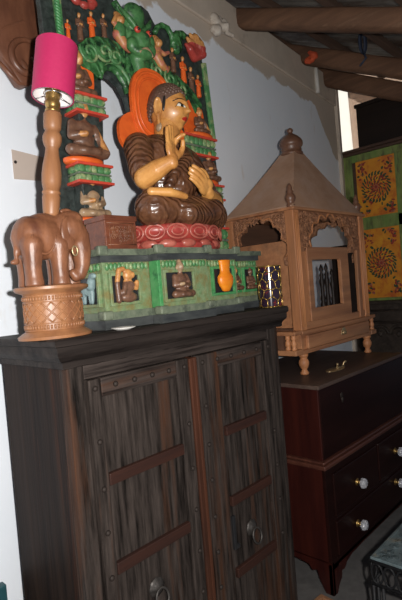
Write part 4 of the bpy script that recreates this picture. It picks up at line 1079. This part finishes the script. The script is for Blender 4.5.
# carved friezes with cusped arches
def cusped(a0, a1, zs, za, n=7):
    """multi-foil arch from (a0, zs) to (a1, zs), apex za"""
    c = (a0 + a1) / 2; R = (a1 - a0) / 2; pts = []
    for k_ in range(n):
        t0, t1 = k_ / n, (k_ + 1) / n
        A_ = PI * (1 - t0); B_ = PI * (1 - t1)
        def P(a): return (c + R * math.cos(a), zs + (za - zs) * math.sin(a) ** .9 if math.sin(a) > 0 else zs)
        p, q_ = P(A_), P(B_); d = math.hypot(q_[0] - p[0], q_[1] - p[1])
        mx_, mz = (p[0] + q_[0]) / 2, (p[1] + q_[1]) / 2
        nx, nz = -(q_[1] - p[1]) / d, (q_[0] - p[0]) / d
        for i in range(7):
            t_ = i / 7; b = .36 * d * math.sin(PI * t_)
            pts.append((lerp(p[0], q_[0], t_) + nx * b, lerp(p[1], q_[1], t_) + nz * b))
    pts.append((a1, zs))
    return pts
def frieze(a0, a1, zlow, zs, za, ap0, ap1):
    arc = cusped(ap0, ap1, zs, za)
    return [(a0, ZT - .002), (a0, zlow), (ap0, zlow)] + arc + [(ap1, zlow), (a1, zlow), (a1, ZT - .002)]
fa = frieze(SX0 + .05, SX1 - .05, 1.640, 1.675, 1.828, 2.40, 2.86)
m = MB().poly(fa, SY0 + .012, SY0 + .036, 'XZ'); f_ = build('front_frieze', m, 'shrine_carved', shr)
def scrolls(par, plane, a0, a1, zr, off, n, keep, seed, r=.0042):
    rnd = random.Random(seed); m = MB(); c_ = 0; tries = 0
    while c_ < n and tries < 4000:
        tries += 1
        a, z = rnd.uniform(a0, a1), rnd.uniform(*zr)
        if not keep(a, z): continue
        c_ += 1; pts = spiral((a, z), rnd.uniform(.014, .026), .004, rnd.uniform(0, 6), rnd.uniform(9, 12), 0, 14)
        m.tube([(p[0], off, p[2]) if plane == 'XZ' else (off, p[0], p[2]) for p in pts], r, 5)
    return build('scroll_carving', m, 'shrine_carved', par, smooth=True)
keepf = lambda a, z: z > 1.69 + .175 * math.sqrt(max(0, 1 - ((a - 2.63) / .27) ** 2)) if abs(a - 2.63) < .27 else z > 1.66
scrolls(f_, 'XZ', SX0 + .07, SX1 - .07, (1.65, 1.855), SY0 + .011, 60, keepf, 2)
m = MB(); m.tube([(p[0], SY0 + .012, p[1]) for p in cusped(2.39, 2.87, 1.675, 1.838)], .0055, 6); build('arch_edge', m, 'shrine_wood', f_, smooth=True)
fl = frieze(SY0 + .05, SY1 - .05, 1.58, 1.625, 1.832, 1.475, 1.785)
m = MB().poly(fl, SX0 + .008, SX0 + .032, 'YZ'); f2_ = build('side_frieze', m, 'shrine_carved', shr)
keepl = lambda a, z: z > 1.65 + .18 * math.sqrt(max(0, 1 - ((a - 1.632) / .20) ** 2)) if abs(a - 1.632) < .20 else z > 1.60
scrolls(f2_, 'YZ', SY0 + .06, SY1 - .06, (1.60, 1.855), SX0 + .007, 46, keepl, 3)
m = MB(); m.tube([(SX0 + .008, p[0], p[1]) for p in cusped(1.467, 1.793, 1.625, 1.842)], .0055, 6); build('arch_edge', m, 'shrine_wood', f2_, smooth=True)
fr_ = frieze(SY0 + .05, SY1 - .05, 1.58, 1.625, 1.832, 1.475, 1.785)
build('side_frieze', MB().poly(fr_, SX1 - .032, SX1 - .008, 'YZ'), 'shrine_carved', shr)
m = MB(); m.box(SX0 + .05, SX1 - .05, SY1 - .03, SY1 - .012, ZP, ZT - .01)
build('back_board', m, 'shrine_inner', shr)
build('lower_rail', MB().box(SX0 + .055, SX1 - .055, SY0 + .006, SY0 + .028, 1.229, 1.270), 'shrine_rail_wood', shr, bevel=.003)
build('inner_panel', MB().box(SX1 - .030, SX1 - .012, SY0 + .06, 1.62, ZP, 1.70), 'dark_wood', shr, bevel=.003)
build('inner_panel', MB().box(SX0 + .075, SX0 + .09, SY0 + .10, SY1 - .035, ZP, 1.72), 'shrine_rail_wood', shr, bevel=.003)
m = MB(); m.poly([(SX0 - .014, SY0 - .014), (SX1 + .014, SY0 - .014), (SX1 + .014, SY1 + .014), (SX0 - .014, SY1 + .014)], ZT - .004, ZT + .012, 'XY')
build('eave_frame', m, 'shrine_rail_wood', shr, bevel=.004)
# pyramid roof
cx, cy = (SX0 + SX1) / 2, (SY0 + SY1) / 2; ZA = 2.268
m = MB()
def ringq(hx, hy, z): return [m.bm.verts.new(p) for p in ((cx - hx, cy - hy, z), (cx + hx, cy - hy, z), (cx + hx, cy + hy, z), (cx - hx, cy + hy, z))]
hx, hy = (SX1 - SX0) / 2 - .005, (SY1 - SY0) / 2 - .002
rings = [ringq(hx, hy, ZT + .012), ringq(hx, hy, ZT + .020)] + [ringq(lerp(hx, .052, t_), lerp(hy, .052, t_), lerp(ZT + .020, ZA, t_ + .03 * math.sin(PI * t_) * -1)) for t_ in (.2, .4, .6, .8, 1)]
for A_, B_ in zip(rings, rings[1:]):
    for i in range(4): m.bm.faces.new((A_[i], A_[(i + 1) % 4], B_[(i + 1) % 4], B_[i]))
m.bm.faces.new(rings[0][::-1]); m.bm.faces.new(rings[-1])
build('roof', m, 'shrine_roof', shr)
build('finial', MB().lathe((cx, cy, ZA - .012), [(0.065, 0), (0.070, .010), (0.067, .020), (0.059, .026), (0.063, .034), (0.059, .050), (0.068, .058), (0.072, .070), (0.071, .084), (0.063, .100), (0.047, .116), (0.031, .128), (0.018, .136), (0.013, .142), (0.018, .150), (0.019, .158), (0.013, .168), (0.004, .172)], 36), 'finial_wood', shr, smooth=True)
sfp = [(.024, 0), (.026, .012), (.018, .022), (.025, .036), (.030, .052), (.026, .066), (.017, .078), (.021, .086), (.013, .096), (.015, .108), (.008, .124), (.002, .130)]
for x, y in ((SX0 + .027, SY0 + .027), (SX1 - .027, SY0 + .027)):
    build('corner_finial', MB().lathe((x, y, ZT + .010), sfp, 20), 'finial_wood', shr, smooth=True)
# window frame, glazed leaf, leaning strip on the front
wf = build('window_frame', MB().poly([(2.330, 1.268), (2.800, 1.268), (2.800, 1.672), (2.330, 1.672)], SY0 + .004, SY0 + .026, 'XZ', holes=[[(2.378, 1.338), (2.700, 1.338), (2.700, 1.602), (2.378, 1.602)]]), 'shrine_rail_wood', shr, bevel=.003)
m = MB().box(2.905, 2.945, SY0 - .002, SY0 + .020, ZP + .004, 1.655, rot=(0, .018, 0)); build('window_strip', m, 'shrine_wood', shr, bevel=.003)
build('jamb', MB().box(2.945, 2.982, SY0 + .016, SY0 + .036, ZP, 1.66), 'shrine_wood', shr, bevel=.003)
build('jamb', MB().box(SX0 + .055, 2.328, SY0 + .010, SY0 + .030, ZP, 1.65), 'shrine_wood', shr, bevel=.003)
# balustraded side balconies
def balcony(xo, xi, ya, yb):
    lo, hi = min(xo, xi), max(xo, xi)
    b = build('balcony_shelf', MB().box(lo, hi, ya, yb, Z0 + .002, Z0 + .030), 'shrine_rail_wood', shr, bevel=.004)
    build('balcony_rail', MB().box(lo, hi, ya, yb, Z0 + .108, Z0 + .128), 'shrine_rail_wood', b, bevel=.003)
    bal = [(.014, 0), (.016, .008), (.011, .014), (.015, .026), (.017, .036), (.011, .048), (.010, .054), (.015, .062), (.012, .070), (.014, .079)]
    xs = lerp(xo, xi, .25)
    for q_ in (.022, .058, yb - ya - .03): build('baluster', MB().lathe((xs, ya + q_, Z0 + .030), bal, 16), 'shrine_wood', b, smooth=True)
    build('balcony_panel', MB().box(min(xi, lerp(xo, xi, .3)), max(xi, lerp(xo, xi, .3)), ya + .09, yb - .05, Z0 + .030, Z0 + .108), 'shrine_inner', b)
balcony(SX0 - .075, SX0, SY0 - .002, SY1 - .06)
balcony(SX1 + .075, SX1, SY0 - .002, SY1 - .06)
# turned spindles standing inside
def spindle(x, y, h, label):
    prof = [(.020, 0), (.020, .02), (.012, .03), (.014, .08), (.018, .12), (.012, .15), (.016, .17), (.011, .20), (.012, .26), (.017, .30), (.010, .33), (.013, .35), (.006, .37), (.012, .39), (.010, .405), (.002, .43)]
    m = MB().lathe((x, y, ZP + .0072), [(r, z * h / .43) for r, z in prof], 16)
    tag(build('turned_spindle', m, 'dark_wood', smooth=True), label, 'spindle', 'dark spindles inside the shrine')
spindle((2.6438,1.5,1.347)[0], 1.5, .345, 'left dark turned spindle standing inside the shrine, seen through its window')
spindle((2.7037,1.5,1.3422)[0], 1.5, .350, 'middle dark turned spindle standing inside the shrine, seen through its window')
spindle((2.7718,1.5,1.3368)[0], 1.5, .315, 'right dark turned spindle standing inside the shrine, beside the window frame')

# ------------------------------------------------------------------ painted almirah on a dark sideboard
AX, AX1 = 4.27, 4.67
AYL, AYR = 2.115, .98
sb = thing('dark_sideboard', 'dark carved wooden sideboard below the painted cabinet, behind the chest', 'sideboard', (4.35, 1.5, 0))
build('sideboard_body', MB().box(AX - .02, AX1, AYR, AYL, .0, 1.225), 'dark_carved', sb, bevel=.006)
build('sideboard_top', MB().box(AX - .05, AX1, AYR - .02, AYL + .0, 1.225, 1.252), 'dark_carved', sb, bevel=.006)
m = MB()
for i in range(6):
    yc = AYL - .09 - .16 * i
    m.tube([(AX - .022, yc + .072 * math.cos(a), .95 + .075 * math.sin(a)) for a in [PI * j / 14 for j in range(15)]], .014, 8)
    m.tube([(AX - .022, yc + .045 * math.cos(a), .95 + .05 * math.sin(a)) for a in [PI * j / 14 for j in range(15)]], .009, 8)
    m.ell((AX - .022, yc, .955), (.016, .022, .026))
m.tube([(AX - .022, AYL, 1.06), (AX - .022, AYR, 1.06)], .012, 8); m.tube([(AX - .022, AYL, 1.165), (AX - .022, AYR, 1.165)], .009, 8)
build('carved_arcade', m, 'dark_carved', sb, smooth=True)
al = thing('painted_cabinet', 'green and orange painted cabinet with flower medallions, standing past the wall end', 'cabinet', (4.35, 1.5, 1.252))
build('cabinet_body', MB().box(AX + .012, AX1, AYR, AYL, 1.253, 2.580), 'almirah_cornice', al)
m = MB(); m.box(AX - .03, AX1, AYR - .02, AYL + .03, 2.606, 2.631); m.box(AX - .012, AX1, AYR - .01, AYL + .012, 2.580, 2.606)
build('cornice', m, 'almirah_cornice', al, bevel=.005)
m = MB()
m.box(AX, AX + .02, AYL - .085, AYL, 1.253, 2.580); m.box(AX, AX + .02, AYR, AYL - .085, 2.514, 2.580); m.box(AX, AX + .02, AYR, AYL - .085, 1.253, 1.279)
m.box(AX, AX + .02, AYR, AYL - .085, 1.896, 1.999); m.box(AX, AX + .02, 1.53, 1.645, 1.279, 2.514)
build('cabinet_frame', m, 'painted_green', al, bevel=.004)
build('frame_line', MB().box(AX - .006, AX + .004, AYR, AYL - .085, 1.997, 2.006), 'painted_green', al, bevel=.001)
def painted_panel(y0, y1, z0, z1, name):
    m = MB(); m.box(AX + .004, AX + .016, y0, y1, z0, z1)
    cyy, czz = (y0 + y1) / 2, (z0 + z1) / 2; xf = AX + .003; rnd = random.Random(int(z0 * 100))
    def blob(mi, y, z, ry, rz, a): m.mi = mi; m.ell((xf, y, z), (.0022, ry, rz), rot=(a, 0, 0), u=8, w=5)
    Rr = min(y1 - y0, z1 - z0) * .35
    for r_, n_, mi, s_ in ((Rr, 26, 2, .013), (Rr * .88, 24, 2, .010), (Rr * .74, 13, 1, .013), (Rr * .60, 18, 2, .010), (Rr * .44, 9, 1, .012), (Rr * .34, 10, 2, .009), (Rr * .26, 8, 1, .013), (Rr * .14, 6, 3, .010)):
        for i in range(n_):
            a = 2 * PI * (i + .3 * (n_ % 3)) / n_; blob(mi, cyy + r_ * math.cos(a), czz + r_ * math.sin(a) * 1.04, s_ * 1.3, s_ * .62, a + rnd.uniform(.5, 1.1))
    blob(1, cyy, czz, .018, .018, 0)
    for sy in (-1, 1):
        for sz_ in (-1, 1):
            for i in range(20):
                yy = cyy + sy * ((y1 - y0) / 2 - .02 - abs(rnd.gauss(0, .05))); zz = czz + sz_ * ((z1 - z0) / 2 - .02 - abs(rnd.gauss(0, .07)))
                blob(rnd.choice((1, 1, 2, 2, 3)), yy, zz, rnd.uniform(.010, .021), rnd.uniform(.006, .012), rnd.uniform(0, 3))
    return build(name, m, ['painted_yellow', 'petal_red', 'petal_green', 'petal_pink'], al, smooth=False)
painted_panel(1.645, 1.996, 2.006, 2.514, 'painted_panel'); painted_panel(1.645, 1.996, 1.279, 1.896, 'painted_panel')
painted_panel(1.03, 1.53, 2.006, 2.514, 'painted_panel'); painted_panel(1.03, 1.53, 1.279, 1.896, 'painted_panel')
db = thing('dark_box', 'big dark wooden box stored on top of the painted cabinet', 'box', (4.47, 1.64, 2.631))
build('box_body', MB().box(AX + .03, AX1, 1.30, 1.965, 2.632, 2.997), 'dark_wood', db, bevel=.004)
build('box_lid', MB().box(AX + .018, AX1, 1.29, 1.978, 2.997, 3.028), 'dark_wood', db, bevel=.004)

# ------------------------------------------------------------------ iron stand, crate, teal board
SZ = .5; sx, sy_ = 1.603, .803; W_ = .40
sd = thing('iron_stand', 'black wrought iron stand with a blue-grey patterned square top, bottom right', 'stand', (sx + W_ / 2, sy_ - W_ / 2, 0))
m = MB().poly([(sx, sy_), (sx + W_, sy_), (sx + W_, sy_ - W_), (sx, sy_ - W_)], SZ - .012, SZ, 'XY', holes=[[(sx + .085, sy_ - .085), (sx + W_ - .085, sy_ - .085), (sx + W_ - .085, sy_ - W_ + .085), (sx + .085, sy_ - W_ + .085)]])
tp = build('stand_top', m, 'stand_top', sd, bevel=.002)
m = MB()
for i in range(9):
    for s_ in (0, 1):
        u_ = .025 + .044 * i
        for p in ((sx + u_, sy_ - .042), (sx + .042, sy_ - u_)):
            m.ell((p[0], p[1], SZ + .0005), (.010, .010, .0035), u=10, w=6)
            m.tube([(p[0] + .016 * math.cos(a), p[1] + .016 * math.sin(a), SZ + .0005) for a in [2 * PI * k_ / 12 for k_ in range(12)]], .0016, 5, closed=True)
for d_ in (.010, .075): m.tube([(sx + d_, sy_ - d_, SZ), (sx + W_ - d_, sy_ - d_, SZ), (sx + W_ - d_, sy_ - W_ + d_, SZ), (sx + d_, sy_ - W_ + d_, SZ)], .0025, 5, closed=True)
build('top_pattern', m, 'stand_top', tp, smooth=True)
m = MB().box(sx + .08, sx + W_ - .08, sy_ - W_ + .08, sy_ - .08, SZ - .05, SZ - .046); build('inner_tray', m, 'stand_iron', sd)
m = MB()
for a_, b_ in (((sx, sy_), (sx + W_, sy_)), ((sx, sy_), (sx, sy_ - W_)), ((sx + W_, sy_), (sx + W_, sy_ - W_)), ((sx, sy_ - W_), (sx + W_, sy_ - W_))):
    for z in (SZ - .014, SZ - .095): m.tube([(*a_, z), (*b_, z)], .006, 6)
    for i in range(9):
        p = [lerp(a_[q_], b_[q_], (i + .5) / 9) for q_ in (0, 1)]; dx, dy = (b_[0] - a_[0]) / W_, (b_[1] - a_[1]) / W_
        m.tube([(p[0] + dx * .021 * math.cos(t_), p[1] + dy * .021 * math.cos(t_), SZ - .055 + .036 * math.sin(t_)) for t_ in [2 * PI * k_ / 14 for k_ in range(14)]], .0042, 5, closed=True)
build('lattice_skirt', m, 'stand_iron', sd, smooth=True)
for x in (sx + .004, sx + W_ - .004):
    for y in (sy_ - .004, sy_ - W_ + .004):
        m = MB(); dx = .035 if x < sx + .1 else -.035; dy = -.035 if y > sy_ - .1 else .035
        for p in ((x, y), (x + dx, y), (x, y + dy)): m.tube([(p[0], p[1], SZ - .095), (p[0], p[1], .0)], .0065, 7)
        m.tube([(x + dx, y, .05), (x, y, .05), (x, y + dy, .05)], .005, 6)
        build('leg', m, 'stand_iron', sd, smooth=True)
cr_ = thing('wooden_tray', 'low brown wooden tray on the floor by the chest foot, at the bottom edge', 'tray', (1.85, 1.12, 0))
ta, tb = V((*(1.9408,1.2303,0.03)[:2], 0)), V((*(1.9346,1.1573,0.03)[:2], 0))
d1 = (tb - ta).normalized(); d2 = V((d1.y, -d1.x, 0))
m = MB(); W2 = .185
m.box(0, W2, 0, W2, .0, .010)
m.box(0, .02, 0, W2, .010, .030); m.box(W2 - .02, W2, 0, W2, .010, .030); m.box(.02, W2 - .02, 0, .02, .010, .030); m.box(.02, W2 - .02, W2 - .02, W2, .010, .030)
m.xform(Matrix(((d1.x, d2.x, 0, ta.x), (d1.y, d2.y, 0, ta.y), (0, 0, 1, 0), (0, 0, 0, 1)))); bmesh.ops.recalc_face_normals(m.bm, faces=m.bm.faces)
build('tray_frame', m, 'crate_wood', cr_, bevel=.003)
tx, _, tz = (0.6541,1.62,0.5286)
m = MB().box(tx - .35, tx, 1.60, 1.63, 0, tz + .06, rot=(0, 0, 0)); 
o = build('teal_board', m, 'teal_paint', bevel=.003); tag(o, 'dark teal painted board against the wall left of the cabinet', 'board')

# statue group and lamp set to their real size on the cabinet top
def settle(root, k, loc):
    root.scale = (k, k, k); root.location = loc
for r_ in (ped, bud, arch, bx):
    p = r_.location; settle(r_, .94, (p.x * .94, p.y * .94, CT + .001 + (p.z - CT) * .94))
settle(lamp, .95, (.722, 1.266, CT + .0005))

# ------------------------------------------------------------------ camera and light
cam = bpy.data.cameras.new('camera'); co = bpy.data.objects.new('camera', cam); COL.objects.link(co)
ax = [[0.685048, -0.723768, -0.082879], [0.075171, -0.04293, 0.996246], [-0.72461, -0.688706, 0.024997]]
co.matrix_world = Matrix(((ax[0][0], ax[1][0], ax[2][0], 0), (ax[0][1], ax[1][1], ax[2][1], 0), (ax[0][2], ax[1][2], ax[2][2], 1.5), (0, 0, 0, 1)))
cam.sensor_fit = 'VERTICAL'; cam.sensor_height = 36; cam.lens = 490 / 600 * 36; cam.clip_start = .02
SC.camera = co
Rv, Uv, Fv = V(ax[0]), V(ax[1]), -V(ax[2])
lt = bpy.data.lights.new('camera_flash', 'POINT'); lt.energy = 172; lt.shadow_soft_size = .014; lt.color = (1, .97, .93)
lo = bpy.data.objects.new('camera_flash', lt); COL.objects.link(lo); lo.location = V((0, 0, 1.5)) + Rv * .085 + Uv * .03 - Fv * .02
sn = bpy.data.lights.new('sun', 'SUN'); sn.energy = 5.5; sn.angle = .01; sn.color = (1, .95, .86)
so = bpy.data.objects.new('sun', sn); COL.objects.link(so); so.rotation_euler = V((.62, -.62, -.48)).to_track_quat('-Z', 'Y').to_euler()
w = bpy.data.worlds.new('world'); SC.world = w; w.use_nodes = True
w.node_tree.nodes['Background'].inputs[0].default_value = (.58, .76, 1, 1); w.node_tree.nodes['Background'].inputs[1].default_value = .15
vs_ = SC.view_settings; SC.display_settings.display_device = 'sRGB'
vs_.view_transform = 'Standard'; vs_.look = 'None'; vs_.exposure = 0; vs_.gamma = 1; vs_.use_curve_mapping = False
